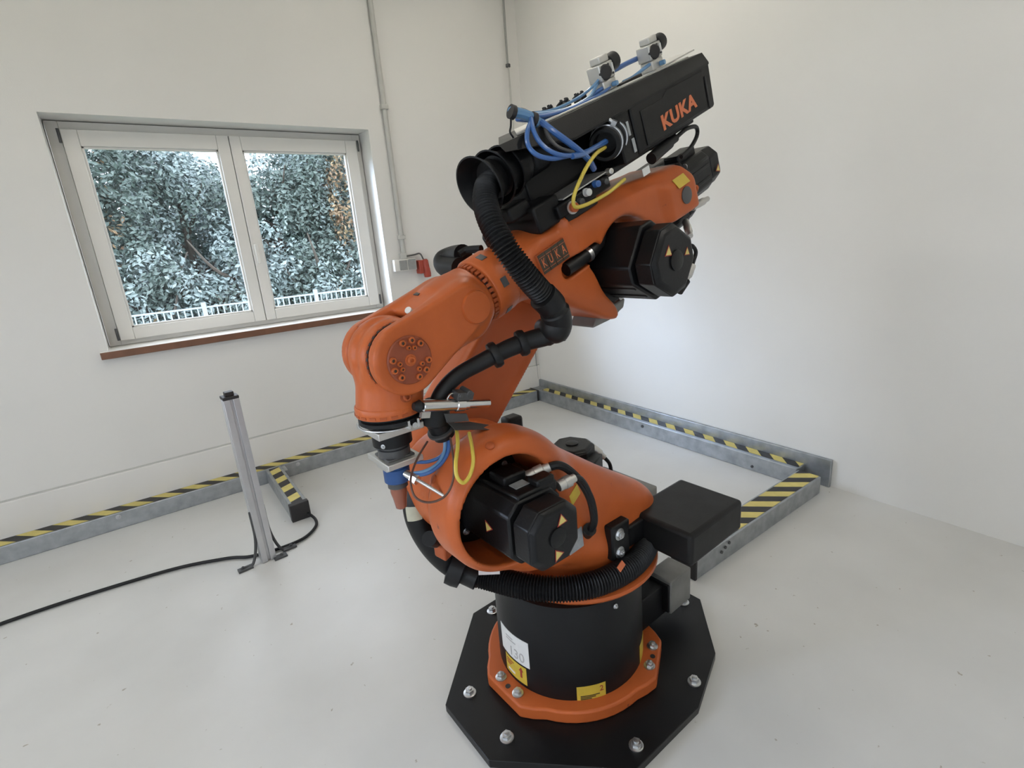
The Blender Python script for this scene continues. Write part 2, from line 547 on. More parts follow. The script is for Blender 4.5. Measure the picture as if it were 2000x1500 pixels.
# ---- window
FY = 4.115
kw = FY / 4.03
def wz(z): return 1.555 + (z - 1.555) * kw
win = bpy.data.objects.new('window_1', None); COL.objects.link(win); win.location = (0.7, FY, WZ0)
struct(win)
win['label'] = 'white two sash window with leafy trees behind it'
def wpart(name, mb, m, parent=win, bevel=0.003):
    o = mb.build(name, m, None, bevel=bevel)
    o.data.transform(Matrix.Translation((-0.7, -FY, -WZ0)))
    o.parent = parent
    return o
fx0, fx1, fz0, fz1 = WX0 + .005, WX1 - .005, WZ0 - .028, WZ1 - .004
m = MB()
m.bb((fx0, FY + .02, fz0), (fx0 + .06, FY + .11, fz1)).bb((fx1 - .06, FY + .02, fz0), (fx1, FY + .11, fz1))
m.bb((fx0 + .06, FY + .02, fz1 - .05), (fx1 - .06, FY + .11, fz1)).bb((fx0 + .06, FY + .02, fz0), (fx1 - .06, FY + .11, fz0 + .04))
wpart('window_frame', m, K['frame'])
SEAM = 0.690 * kw
for gx0, gx1, sx0, sx1 in ((0.757 * kw, 1.449 * kw, SEAM + .002, 1.532 * kw), (-0.075 * kw, 0.617 * kw, -0.150 * kw, SEAM - .002)):
    gz0, gz1 = wz(1.184), wz(2.226)
    sz0, sz1 = wz(1.112), wz(2.312)
    m = MB()
    m.bb((sx0, FY - .012, sz0), (gx0, FY + .06, sz1)).bb((gx1, FY - .012, sz0), (sx1, FY + .06, sz1))
    m.bb((gx0, FY - .012, gz1), (gx1, FY + .06, sz1)).bb((gx0, FY - .012, sz0), (gx1, FY + .06, gz0))
    sash = wpart('sash', m, K['frame'], bevel=0.004)
    m = MB()
    b = 0.012
    m.bb((gx0, FY + .002, gz0), (gx0 + b, FY + .03, gz1)).bb((gx1 - b, FY + .002, gz0), (gx1, FY + .03, gz1))
    m.bb((gx0, FY + .002, gz1 - b), (gx1, FY + .03, gz1)).bb((gx0, FY + .002, gz0), (gx1, FY + .03, gz0 + b))
    wpart('glazing_bead', m, K['frame'], sash, 0.002)
    wpart('pane', MB().bb((gx0, FY + .03, gz0), (gx1, FY + .036, gz1)), K['glass'], sash, 0)
    hx = sx1 + .008 if gx0 > .5 else sx0 - .008
    for hz in ((sz1 - .075, sz1 + .0), (sz0 + .005, sz0 + .08)):
        wpart('hinge', MB().cyl((hx, FY - .016, hz[0]), (hx, FY - .016, hz[1]), 0.007, 10), K['greydk'], sash, 0)
m = MB()
m.bb((0.714, FY - .022, 1.56), (0.742, FY - .012, 1.64))
m.bb((0.720, FY - .052, 1.615), (0.736, FY - .018, 1.632))
m.bb((0.718, FY - .058, 1.50), (0.738, FY - .044, 1.634))
wpart('window_handle', m, K['frame'], bevel=0.004)
m = MB().bb((WX0 - .04, Y1 - .045, WZ0 - .072), (WX1 + .012, FY + .02, WZ0 - .028))
sl = wpart('window_sill', m, [K['sillwood'], K['frame']], bevel=0.004)
for p in sl.data.polygons:
    if p.normal.z > .9: p.material_index = 1  # sill top set white: daylight on the brown board put into the colour
m = MB().bb((WX0 + .002, FY + .10, WZ0 - .07), (WX1 - .002, Y1 + .38, WZ0 - .03))
wpart('outer_sill', m, K['fence'])
# daylight sampling through the opening
pd = bpy.data.lights.new('window_portal', 'AREA'); pd.shape = 'RECTANGLE'; pd.size = WX1 - WX0; pd.size_y = WZ1 - WZ0
pd.cycles.is_portal = True
po = bpy.data.objects.new('window_portal', pd); COL.objects.link(po)
po.location = ((WX0 + WX1) / 2, Y1 + .31, (WZ0 + WZ1) / 2); po.rotation_euler = (R(-90), 0, 0)

# ---- ceiling lamps of the hall
def lamp(x, y, rz, label):
    t = thing('ceiling_lamp', label, 'lamp', Matrix.Translation((x, y, H0)) @ Matrix.Rotation(rz, 4, 'Z'), 'ceiling strip lamps')
    MB().bb((-.8, -.09, -.05), (.8, .09, 0)).build('lamp_body', K['frame'], t, bevel=0.005)
    for s in (-.045, .045):
        MB().cyl((-.76, s, -.075), (.76, s, -.075), 0.018, 12).build('lamp_tube', K['lamp'], t)
    return t
lamp(-0.9, 2.3, PI / 2, 'white strip lamp on the ceiling nearest the window wall')
lamp(1.9, 2.4, PI / 2, 'white strip lamp on the ceiling nearest the corner')
lamp(-0.9, -0.6, PI / 2, 'white strip lamp on the ceiling behind the viewer on the left')
lamp(1.9, -0.6, PI / 2, 'white strip lamp on the ceiling behind the viewer on the right')

# ---- hazard rails around the cell
def tape(mb, p0, p1, side, wid, period, z, phase=0.0, slant=1.0):
    """striped tape: alternate slanted fields, clipped to the strip"""
    p0 = Vector(p0); p1 = Vector(p1); d = (p1 - p0); L = d.length; d.normalize()
    n = Vector(side).normalized()
    hp = period / 2
    k = -int(wid / hp) - 3
    while k * hp + phase < L + wid:
        a = k * hp + phase; b = a + hp
        poly = [(a, 0), (b, 0), (b + slant * wid, wid), (a + slant * wid, wid)]
        def clip(P, f, g):
            out = []
            for i in range(len(P)):
                A, B = P[i - 1], P[i]
                ia, ib = f(A), f(B)
                if ia != ib:
                    out.append(g(A, B))
                if ib: out.append(B)
            return out
        for lim, up in ((0, True), (L, False)):
            f = (lambda q, lim=lim: q[0] >= lim) if up else (lambda q, lim=lim: q[0] <= lim)
            g = lambda A, B, lim=lim: (lim, A[1] + (B[1] - A[1]) * (lim - A[0]) / (B[0] - A[0]))
            if poly: poly = clip(poly, f, g)
        if len(poly) > 2:
            mb.mi = k % 2
            V = [p0 + d * q[0] + n * q[1] + Vector((0, 0, z)) for q in poly]
            nr = (V[1] - V[0]).cross(V[2] - V[1])
            if nr.z < 0: V = V[::-1]
            mb.add(V, [tuple(range(len(V)))])
        k += 1
    return mb

def rail(name, label, lo, hi, axis, ends=(), screws=()):
    M = Matrix.Translation(((lo[0] + hi[0]) / 2, (lo[1] + hi[1]) / 2, 0))
    I = M.inverted()
    t = thing(name, label, 'rail', M)
    wall = 0.004
    m = MB()
    m.bb(lo, hi)
    b = m.build('rail_body', K['galv'], t, bevel=0.004); b.data.transform(I)
    return t, I

def addp(mb, name, m, parent, I, **kw):
    o = mb.build(name, m, parent, **kw); o.data.transform(I); return o

RZ = 0.105
# right wall rail with raised back flange
t, I = rail('safety_rail', 'long galvanised rail with hazard tape along the right wall', (2.905, 1.345, 0), (3.005, 3.93, RZ), 1)
addp(MB().bb((3.005, 1.20, 0), (3.028, 3.93, 0.172)), 'back_flange', K['galv'], t, I, bevel=0.003)
m = MB(); tape(m, (2.935, 3.80, 0), (2.935, 1.35, 0), (1, 0, 0), 0.068, 0.163, RZ + .0012, 0.02, -1.0)
addp(m, 'hazard_tape', [K['yellow'], K['tapeblack']], t, I, smooth=0)
addp(MB().cyl((2.9, 2.52, .07), (2.907, 2.52, .07), 0.012, 12), 'bolt', K['greydk'], t, I)
addp(MB().cyl((2.9, 1.62, .03), (2.907, 1.62, .03), 0.009, 12), 'bolt', K['greydk'], t, I)
# rail under the window wall
t, I = rail('safety_rail', 'galvanised rail with hazard tape along the window wall', (-1.6, 3.812, 0), (2.885, 3.932, RZ), 0)
addp(MB().bb((2.885, 3.812, 0), (2.904, 3.932, RZ + .004)), 'end_cap', K['tapeblack'], t, I, bevel=0.002)
m = MB(); tape(m, (-1.6, 3.822, 0), (2.885, 3.822, 0), (0, 1, 0), 0.10, 0.163, RZ + .0012, 0.005, -1.0)
addp(m, 'hazard_tape', [K['yellow'], K['tapeblack']], t, I, smooth=0)
for x in (0.66, 0.36, -.4): addp(MB().hexbolt((x, 3.812, .078), (0, -1, 0), .010, .008), 'bolt', K['steel'], t, I)
# rail that closes the cell on the right of the robot
t, I = rail('safety_rail', 'short galvanised rail with hazard tape beside the black box, meeting the right wall', (1.745, 1.205, 0), (2.903, 1.335, RZ), 0)
addp(MB().bb((1.73, 1.203, 0), (1.745, 1.337, RZ + .002)), 'end_cap', K['tapeblack'], t, I, bevel=0.002)
m = MB(); tape(m, (1.75, 1.216, 0), (2.90, 1.216, 0), (0, 1, 0), 0.108, 0.156, RZ + .0012, 0.03, -1.0)
addp(m, 'hazard_tape', [K['yellow'], K['tapeblack']], t, I, smooth=0)
for x in (1.93, 1.96, 1.99): addp(MB().cyl((x, 1.199, .06 + (x - 1.93) * .4), (x, 1.206, .06 + (x - 1.93) * .4), 0.008, 10), 'bolt', K['greydk'], t, I)
# stub with black end cap
t, I = rail('safety_rail', 'stub of rail with a black end cap pointing away from the window wall', (0.445, 3.135, 0), (0.548, 3.805, RZ), 1)
addp(MB().bb((0.441, 3.095, 0), (0.552, 3.135, RZ + .006)), 'end_cap', K['tapeblack'], t, I, bevel=0.004)
m = MB(); tape(m, (0.463, 3.14, 0), (0.463, 3.80, 0), (1, 0, 0), 0.066, 0.170, RZ + .0012, 0.02, 0.5)
addp(m, 'hazard_tape', [K['yellow'], K['tapeblack']], t, I, smooth=0)
addp(MB().bb((0.548, 3.70, 0.0), (0.570, 3.806, RZ - .004)), 'angle_bracket', K['galv'], t, I, bevel=0.002)

# black cable from the stub to the post
c = catmull([(0.535, 3.10, .03), (0.555, 3.02, .012), (0.53, 2.93, .011), (0.44, 2.85, .011), (0.30, 2.84, .011), (0.17, 2.87, .011), (0.05, 2.95, .011), (-0.25, 3.05, .011), (-0.9, 3.1, .011), (-1.8, 3.0, .011), (-2.9, 3.05, .011), (-3.19, 3.1, .05)], 10)
o = MB().tube(c, 0.0085, 10).build('floor_cable', K['rubber'])
tag(o, 'black cable curling over the floor from the rail stub to the aluminium post', 'cable')

# aluminium profile post with feet
t = thing('profile_post', 'slotted aluminium profile post with bent steel feet beside the left edge', 'post', Matrix.Translation((0.245, 2.80, 0)) @ Matrix.Rotation(R(4), 4, 'Z'))
def prof(w, sl, dp):
    h = w / 2
    P = []
    for k in range(4):
        a = k * PI / 2
        q = [(h, -h), (h, -sl), (h - dp, -sl), (h - dp, sl), (h, sl)]
        P += [(x * math.cos(a) - y * math.sin(a), x * math.sin(a) + y * math.cos(a)) for x, y in q]
    return P
MB().prism(prof(0.070, 0.007, 0.014), 0.004, 0.90).build('profile', K['aluprofile'], t, bevel=0.0015)
MB().bb((-.036, -.036, 0.90), (.036, .036, 0.915)).bb((-.02, -.02, .915), (.02, .02, .935)).build('top_cap', K['tapeblack'], t, bevel=0.003)
for sx, sy, nm in ((-1, -.4, 0), (1, .2, 1)):
    p = catmull([(sx * .036, sy * .05, .30), (sx * .040, sy * .05, .14), (sx * .075, sy * .05, .018), (sx * .125, sy * .05 + .0, .012)], 6)
    MB().tube(p, 0.0075, 8).build('foot_strut', K['greydk'], t)
    MB().bb((sx * .115 - .035, sy * .05 - .018, 0), (sx * .115 + .035, sy * .05 + .018, .012)).hexbolt((sx * .125, sy * .05, .012), (0, 0, 1), .009, .008).build('foot_plate', K['greydk'], t, bevel=0.002)
MB().bb((.02, -.06, 0), (.085, -.02, .010)).hexbolt((.06, -.04, .01), (0, 0, 1), .008, .008).build('foot_plate', K['greydk'], t, bevel=0.002)

# ---- conduits, sockets, hanging cord
t = thing('cable_conduit', 'straight grey conduit running down the wall beside the window', 'conduit', Matrix.Translation((1.75, Y1 - .02, 1.47)))
MB().cyl((0, 0, 0), (0, 0, H0 - 1.47), 0.018, 14).build('pipe', K['conduit'], t)
for z in (0.14, 1.06):
    MB().bb((-.026, -.022, z - .015), (.026, .02, z + .015)).build('clip', K['conduit'], t, bevel=.003)
t = thing('wall_socket', 'pale grey double socket box under the conduit', 'socket', Matrix.Translation((1.735, Y1 - .03, 1.40)))
MB().bb((-.085, -.022, -.045), (.10, .03, .045)).build('box', K['frame'], t, bevel=.004)
MB().bb((-.045, -.030, -.038), (.018, -.022, .036)).build('outlet', K['socket'], t, bevel=.002)
MB().bb((.028, -.030, -.038), (.092, -.022, .042)).build('outlet', K['socket'], t, bevel=.002)
MB().bb((-.02, -.012, .045), (.03, .03, .09)).build('conduit_entry', K['conduit'], t, bevel=.003)
t = thing('power_plug', 'red industrial plug hanging by its grey cord beside the socket', 'plug', Matrix.Translation((1.90, Y1 - .05, 1.37)))
MB().bb((-.05, -.02, -.05), (-.012, .05, .055)).build('plug_socket', K['redplug'], t, bevel=.006)
mm = M_((.012, -.01, -.005), (.12, .1, -1))
MB().lathe([(.017, -.065), (.024, -.055), (.026, .0), (.028, .012), (.030, .05), (.027, .075)], mm, 18).build('plug', K['redplug'], t)
MB().tube(catmull([(-.125, .035, .095), (-.06, .035, .10), (-.015, .02, .105), (.0, .0, .06)], 6), .006, 8).build('cord', K['greydk'], t)
t = thing('corner_conduit', 'thin grey conduit dropping into the corner with loose wires below its clip', 'conduit', Matrix.Translation((2.895, 3.915, 2.92)))
MB().cyl((0, .01, 0), (0.005, .01, H0 - 2.92), 0.0085, 12).build('pipe', K['socket'], t)
MB().lathe([(.012, -.014), (.020, -.010), (.020, .010), (.012, .014)], Matrix.Translation((0, .005, 0)), 14).build('clip', K['greydk'], t)
for s in (-.006, .007):
    MB().tube(catmull([(s * .5, 0, -.01), (s, 0, -.3), (s * 1.5 - .003, 0, -.6), (s - .01, 0, -.9), (s - .012, 0, -1.5), (s, .0, -2.2)], 5), .0035, 6).build('wire', K['conduit'], t)
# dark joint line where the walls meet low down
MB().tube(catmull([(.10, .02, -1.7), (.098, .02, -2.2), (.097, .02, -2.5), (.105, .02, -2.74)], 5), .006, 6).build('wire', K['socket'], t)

# ================================================================== outdoors
tag(MB().bb((-30, -30, -.55), (30, 34, -.45)).build('lawn', K['grass']), 'green lawn outside beyond the window', 'lawn', kind='structure')
ft = thing('garden_fence', 'low white picket fence outside the window', 'fence', Matrix.Translation((1.0, 9.0, -.45)))
for z in (1.33, .35): MB().bb((-4, -.015, z - .012), (5, .015, z + .012)).build('fence_rail', K['fence'], ft)
me = None
for k in range(106):
    x = -4 + k * .085
    if me is None:
        o = MB().bb((-.009, -.010, 0), (.009, .010, 1.32)).build('picket', K['fence'], ft, smooth=0); me = o.data
    else:
        o = bpy.data.objects.new('picket', me); COL.objects.link(o); o.parent = ft
    o.location = (x, 0, 0)
me = None
for k in range(6):
    o = MB().bb((-.03, -.03, 0), (.03, .03, 1.40)).build('fence_post', K['fence'], ft) if me is None else bpy.data.objects.new('fence_post', me)
    if me is not None: COL.objects.link(o); o.parent = ft
    me = o.data
    o.location = (-3.5 + k * 1.62, .0, 0)

def foliage(rng, c, rad, n, size, hole=None):
    c = np.array(c); rad = np.array(rad)
    d = rng.normal(size=(n, 3)); d /= np.linalg.norm(d, axis=1, keepdims=True)
    r = rng.random(n) ** 0.45
    # clumps
    nc_ = 46
    cc = rng.normal(size=(nc_, 3)); cc /= np.linalg.norm(cc, axis=1, keepdims=True)
    cc *= (0.45 + 0.55 * rng.random((nc_, 1)))
    P = cc[rng.integers(0, nc_, n)] + d * (r * 0.27)[:, None]
    P = c + P * rad
    nrm = d + rng.normal(size=(n, 3)) * .8 + np.array([0, -.5, .5]); nrm /= np.linalg.norm(nrm, axis=1, keepdims=True)
    a = rng.normal(size=(n, 3)); u = np.cross(nrm, a); u /= np.linalg.norm(u, axis=1, keepdims=True)
    v = np.cross(nrm, u)
    s = size * (.6 + .8 * rng.random(n))[:, None]
    V = np.empty((n, 4, 3))
    V[:, 0] = P - u * s; V[:, 1] = P + v * s * .5 + nrm * s * .15; V[:, 2] = P + u * s; V[:, 3] = P - v * s * .5 + nrm * s * .15
    return V.reshape(-1, 3), np.arange(4 * n).reshape(-1, 4)

def tree(seed, x, y, h, rad, label, n, size, m, autumn=0, group=None):
    rng = np.random.default_rng(seed)
    t = thing('leafy_tree', label, 'tree', Matrix.Translation((x, y, -.45)), group)
    zc = h - rad[2] * .95
    tr = MB()
    tr.tube(catmull([(0, 0, 0), (.06, .05, h * .25), (-.05, .0, h * .55), (.03, .04, h * .85)], 6), lambda i, q: .11 * (1 - .75 * q), 9)
    for k in range(7):
        a = k * 2.4 + seed; z = h * (.25 + .08 * k)
        tr.tube(catmull([(0, 0, z), (math.cos(a) * .4, math.sin(a) * .4, z + .3), (math.cos(a) * rad[0] * .8, math.sin(a) * rad[1] * .8, z + .75)], 5), lambda i, q: .045 * (1 - .8 * q), 6)
    tr.build('trunk', K['bark'], t)
    def fo(name, V, F, mm):
        me = bpy.data.meshes.new(name); me.from_pydata(V.tolist(), [], F.tolist()); me.materials.append(mm)
        o = bpy.data.objects.new(name, me); COL.objects.link(o); o.parent = t; o['kind'] = 'stuff'
        return o
    V, F = foliage(rng, (0, 0, zc), rad, n, size, None)
    fo('foliage', V, F, K[m])
    V, F = foliage(rng, (0, -.1, zc), (rad[0] * 1.02, rad[1] * 1.02, rad[2] * 1.02), n // 3, size, None)
    fo('foliage', V, F, K['leaf2' if m == 'leaf' else 'leaf'])
    if autumn:
        V, F = foliage(rng, (.1, -.75, zc - .35), (rad[0] * .40, rad[1] * .5, rad[2] * .62), autumn, size, None)
        fo('autumn_leaves', V, F, K['leaf3'])
    return t
G = 'trees outside the window'
tree(3, 2.45, 11.0, 3.75, (1.05, 1.0, 1.75), 'dark green leafy tree behind the middle of the right sash', 19000, .042, 'leaf', group=G)
tree(5, 3.45, 10.9, 5.9, (1.0, .9, 2.7), 'leafy tree with rusty autumn leaves behind the right part of the right sash', 21000, .042, 'leaf', 1700, G)
tree(8, 1.0, 11.6, 4.4, (1.15, 1.1, 1.9), 'pale green leafy tree behind the window handle', 19000, .042, 'leaf2', group=G)
tree(11, -0.5, 11.0, 5.3, (1.2, 1.1, 2.2), 'dark green leafy tree behind the left sash', 19000, .042, 'leaf', 200, G)
tree(15, 4.6, 13.8, 6.8, (1.6, 1.2, 3.0), 'tall dark tree standing behind the other trees', 11000, .08, 'leaf2', group=G)
tree(19, 5.4, 11.6, 5.6, (1.2, 1.1, 2.5), 'leafy tree at the right end of the row behind the fence', 5000, .09, 'leaf', group=G)
tree(23, 1.6, 14.0, 4.0, (1.7, 1.2, 1.9), 'low dark bushy tree standing farthest back behind the fence', 9000, .075, 'leaf2', group=G)
for k, (x, nm) in enumerate(((-1.4, 'at the left end of the hedge row'), (.1, 'behind the left sash'), (1.45, 'behind the mullion of the window'), (2.75, 'behind the middle of the right sash'), (4.05, 'at the right end of the hedge row'))):
    tree(31 + k, x, 9.95, 2.15, (.85, .5, 1.05), 'low dark shrub behind the white fence, ' + nm, 8000, .045, 'leaf' if k % 2 else 'leaf2', 60, 'shrubs behind the fence')

# ================================================================== the robot
# robot frame: x = forward (towards the window wall's left), y = towards the near side, z = up
RM = Matrix.Translation((1.0216, 1.2471, 0)) @ Matrix.Rotation(R(183.5), 4, 'Z')

def child(name, mb, m, parent, **kw):
    return mb.build(name, m, parent, **kw)

# ---- octagonal steel plate bolted to the floor
bp = thing('base_plate', 'black octagonal steel plate under the robot, bolted to the floor', 'plate', RM)
PO = [(.48, -.13), (.488, .132), (.19, .452), (-.125, .462), (-.368, .381), (-.584, .186), (-.588, -.15), (-.30, -.44), (.152, -.432)]
child('plate', MB().prism(PO, 0, 0.03), K['plate'], bp, bevel=0.002)
for a, s in ((.087, -.383), (.392, -.109), (.402, .113), (.129, .407), (-.2, .399), (-.518, .149), (-.52, -.12), (-.24, -.37)):
    child('anchor_bolt', MB().hexbolt((a, s, .03), (0, 0, 1), .0155, .016), K['steel'], bp)

rb = thing('industrial_robot', 'orange six axis industrial robot arm with black motors in the middle of the room', 'robot', RM)

# ---- foot ring with three lobes
lobes = (0, 120, 240)
pl = []
for L0 in lobes:
    a0 = R(L0)
    for q in ((.300, -.125), (.326, -.088), (.326, .088), (.300, .125)):
        pl.append((q[0] * math.cos(a0) - q[1] * math.sin(a0), q[0] * math.sin(a0) + q[1] * math.cos(a0)))
    for k in range(1, 12):
        b0 = R(L0 + 24 + k * (120 - 48) / 12)
        pl.append((.312 * math.cos(b0), .312 * math.sin(b0)))
ring = child('foot_ring', MB().prism(pl, .03, .078), K['orange'], rb, bevel=0.008, seg=3)
for L0 in lobes:
    a0 = R(L0)
    for q in (-.046, .046):
        x, y = .297 * math.cos(a0) - q * math.sin(a0), .297 * math.sin(a0) + q * math.cos(a0)
        child('bolt', MB().hexbolt((x, y, .078), (0, 0, 1), .0135, .014), K['steel'], ring)
    x, y = .303 * math.cos(a0), .303 * math.sin(a0)
    child('dowel_hole', MB().cyl((x, y, .077), (x, y, .0795), .009, 16), K['tapeblack'], ring)

# ---- black column with its labels
colm = child('column', MB().lathe([(.267, .07), (.267, .09), (.264, .42), (.262, .435)], ID, 72), K['black'], rb)
def patch(a0, a1, z0, z1, m, r=.2675, name='label', parent=colm, n=10, off=0):
    mb = MB(); V = []; F = []
    for k in range(n + 1):
        a = R(a0 + (a1 - a0) * k / n)
        for z in (z0, z1):
            for rr in (r - .001, r + .0006 + off):
                V.append((rr * math.cos(a), rr * math.sin(a), z))
    for k in range(n):
        i = k * 4
        F += [(i + 1, i + 5, i + 7, i + 3), (i, i + 2, i + 6, i + 4), (i, i + 4, i + 5, i + 1), (i + 2, i + 3, i + 7, i + 6)]
    F += [(0, 1, 3, 2), (4 * n, 4 * n + 2, 4 * n + 3, 4 * n + 1)]
    return child(name, mb.add(V, F), m, parent)
def wrap_text(s, ang, z, size, m, r=.2690, parent=colm, name='lettering', bold=0.0):
    o = text_mesh(name, s, size, 0.0004, m, parent, ID, bold=bold)
    for v in o.data.vertices:
        a = R(ang) + v.co.x / r
        rr = r + v.co.z
        v.co = Vector((rr * math.cos(a), rr * math.sin(a), z + v.co.y))
    o.data.update()
    return o
patch(-16.5, 15.5, .168, .272, K['white'], .2660)
wrap_text('130', 3, .195, .052, K['greyprint'], .2672)
patch(-8, 3, .236, .240, K['greyprint'], .2667, 'print_line', off=.0003)
patch(-8, 0, .246, .250, K['greyprint'], .2667, 'print_line', off=.0003)
patch(-11.5, 12, .090, .161, K['stick'], .2666)
for q in (0, 1, 2): patch(-9.5, -1 - q * 2, .146 - q * .009, .149 - q * .009, K['red'], .2673, 'print_line', off=.0003)
patch(-8, 0, .104, .112, K['white'], .2673, 'print_panel', off=.0003)
mb = MB()
for aa, zz in ((7.0, .135),):
    M = M_((.2683 * math.cos(R(aa)), .2683 * math.sin(R(aa)), zz), (math.cos(R(aa)), math.sin(R(aa)), 0), (0, 0, 1))
    mb.prism([(-.022, -.004), (.004, -.004), (.004, -.010), (.020, 0), (.004, .010), (.004, .004), (-.022, .004)], 0, .0005, M)
child('arrow_print', mb, K['red'], colm, smooth=0)
patch(49.5, 70.7, .076, .132, K['stick'], .2668)
for q in range(3): patch(52, 60 + q * 3, .080 + q * .006, .083 + q * .006, K['printdk'], .2675, 'print_line', off=.0003)
wrap_text('2', 67.5, .112, .030, K['red'], .2683)
patch(111, 127, .075, .150, K['stick'], .2668)
child('screw', MB().hexbolt((.266 * math.cos(R(81)), .266 * math.sin(R(81)), .405), (math.cos(R(81)), math.sin(R(81)), 0), .006, .006), K['steel'], colm)
child('junction_box', MB().bb((-.48, .10, .105), (-.345, .205, .250)), K['grey'], rb, bevel=.006)
child('shaded_mount', MB().bb((-.40, .0, .085), (-.19, .17, .225)).bb((-.35, .105, .11), (-.338, .20, .235)), K['black'], rb, bevel=.006)  # bridges the gap to the column; the shade there is put into its black
child('connector_panel', MB().bb((-.56, -.31, .36), (-.40, -.01, .50)).bb((-.42, -.2, .30), (-.2, .1, .42)), K['grey'], rb, bevel=.008)
child('cable_gland', MB().cyl((-.40, -.03, .49), (-.43, .04, .50), .035, 16), K['greydk'], rb)

# ---- rotating column (cast)
def carousel(a, s, z):
    rA = np.hypot(a - .35, z - .845)
    bell = ext(np.hypot(a - .352, z - .866) - .196, slab(s, .040, .205), .05)
    back = ext(rA - .155, slab(s, -.19, .10), .03)
    rear = ext(ucap(a, z, .29, .850, .170, -.20, .560, .125), slab(s, -.17, .185), .07)
    belly = ext(ucap(a, z, .24, .735, .140, -.15, .585, .125), slab(s, -.12, .190), .06)
    neck = ext(np.hypot(a + .04, s) - .205, slab(z, .44, .60), .03)
    d = smin(smin(bell, rear, .06), np.minimum(back, 9), .04)
    d = smin(d, belly, .05)
    d = smin(d, neck, .06)
    hole = ext(np.hypot(a - .372, z - .862) - .153, slab(s, .0, .5), .008)
    d = smax(d, -hole, .010)
    return d
car = sdf_obj('rotating_column', carousel, (-.37, -.22, .43), (.60, .23, 1.09), .0075, K['orange'], rb)
child('turntable_rim', MB().lathe([(.262, .432), (.284, .436), (.291, .446), (.289, .456), (.276, .462)], Matrix.Translation((-.05, 0, 0)), 64), K['orange'], rb)
child('gear_flange', MB().lathe([(.150, 0), (.160, .004), (.160, .03), (.12, .05)], M_((.35, .002, .845), (0, 1, 0)), 40), K['motor'], car)
for q in range(8):
    a0 = q * PI / 4 + .35
    child('bolt', MB().hexbolt((.35 + .150 * math.cos(a0), .033, .845 + .150 * math.sin(a0)), (0, 1, 0), .008, .009), K['steel'], car)
for p, q in (((0.556, 0.400, 1.161), (0.281, 0.000, 0.960)), ((0.687, 0.400, 1.138), (0.478, 0.000, 0.925))):
    _p, _n = on_surf(carousel, p, np.array(p) - np.array(q), 0, 800)
    child('plug', MB().lathe([(.012, -.004), (.012, .004), (.008, .006)], M_(_p, _n), 16), K['orange_dk'], car)
_p, _n = on_surf(carousel, (0.234, 0.300, 0.889), np.array((0.234, 0.300, 0.889)) - np.array((0.038, 0.100, 0.738)))
child('warning_label', MB().bb((-.026, -.017, -.004), (.026, .017, .0006), M_(_p, _n, (-1, 0, .35))), K['stick'], car, smooth=0)
_p, _n = on_surf(carousel, (0.239, 0.300, 0.752), np.array((0.239, 0.300, 0.752)) - np.array((0.044, 0.100, 0.570)))
child('silver_label', MB().bb((-.03, -.035, -.004), (.03, .035, .0006), M_(_p, _n, (-1, 0, .1))), K['plaque'], car, smooth=0)
child('buffer', MB().cyl((0.518, 0.000, 0.756), (0.482, -0.030, 0.721), .022, 20).cyl((0.501, -0.010, 0.741), (0.420, -0.060, 0.666), .016, 16), K['black'], car)
child('end_stop', MB().bb((-.022, -.022, -.026), (.022, .022, .026), M_((0.464, -0.020, 0.691), (.1, .2, 1), (1, .3, 0))), K['orange_dk'], car, bevel=.005)

# ---- motors: body, end bell, connectors, warning triangles
def tri_label(parent, p, n, x=(0, 0, 1), s=.013):
    M = M_(p, n, x)
    child('warning_triangle_border', MB().prism([(1.5 * s, 0), (-.85 * s, 1.35 * s), (-.85 * s, -1.35 * s)], 0, .0008, M), K['red'], parent, smooth=0)
    child('warning_triangle', MB().prism([(1.15 * s, 0), (-.62 * s, 1.0 * s), (-.62 * s, -1.0 * s)], .0008, .0014, M), K['yellow'], parent, smooth=0)

def octa(h, c):
    return [(h, -h + c), (h, h - c), (h - c, h), (-h + c, h), (-h, h - c), (-h, -h + c), (-h + c, -h), (h - c, -h)]

def motor(name, M, h, L0, L1, L2, parent=None, ribs=True):
    """axis = local z, local y up"""
    o = child(name, MB().prism(octa(h, h * .36), L0, L1, M), K['motor'], parent or rb, bevel=.006)
    child('end_bell', MB().prism(octa(h * .93, h * .42), L1 + .008, L2 - .012, M).prism(octa(h * .93, h * .42), L2 - .012, L2, M, octa(h * .80, h * .40)).prism(octa(h * .82, h * .36), L1, L1 + .008, M), K['motor'], o, bevel=.004)
    child('boss', MB().lathe([(h * .30, L2 - .001), (h * .30, L2 + .004), (h * .22, L2 + .006)], M, 24), K['motor'], o)
    child('flange', MB().prism(octa(h * 1.16, h * .5), L0 - .012, L0 + .012, M), K['motor'], o, bevel=.004)
    if ribs:
        for sx in (-1, 1):
            for q in (-.3, .3):
                child('cooling_rib', MB().bb((sx * h - .003, q * h - .006, L0 + .02), (sx * h + .003, q * h + .006, L1 - .015), M), K['motor'], o, bevel=.002)
    for sx in (-1, 1):
        for sy in (-1, 1):
            child('bolt', MB().hexbolt(M @ Vector((sx * h * .88, sy * h * .88, L0 + .012)), M.to_3x3() @ Vector((0, 0, 1)), .007, .008), K['steel'], o)
    return o

def connector(parent, base, tip, r=.013):
    base, tip = Vector(base), Vector(tip)
    d = (tip - base)
    child('connector', MB().lathe([(r * .9, 0), (r, .004), (r, d.length * .35), (r * 1.08, d.length * .37), (r * 1.08, d.length * .7), (r * .8, d.length * .75), (r * .75, d.length)], M_(base, d), 18), K['alu'], parent)

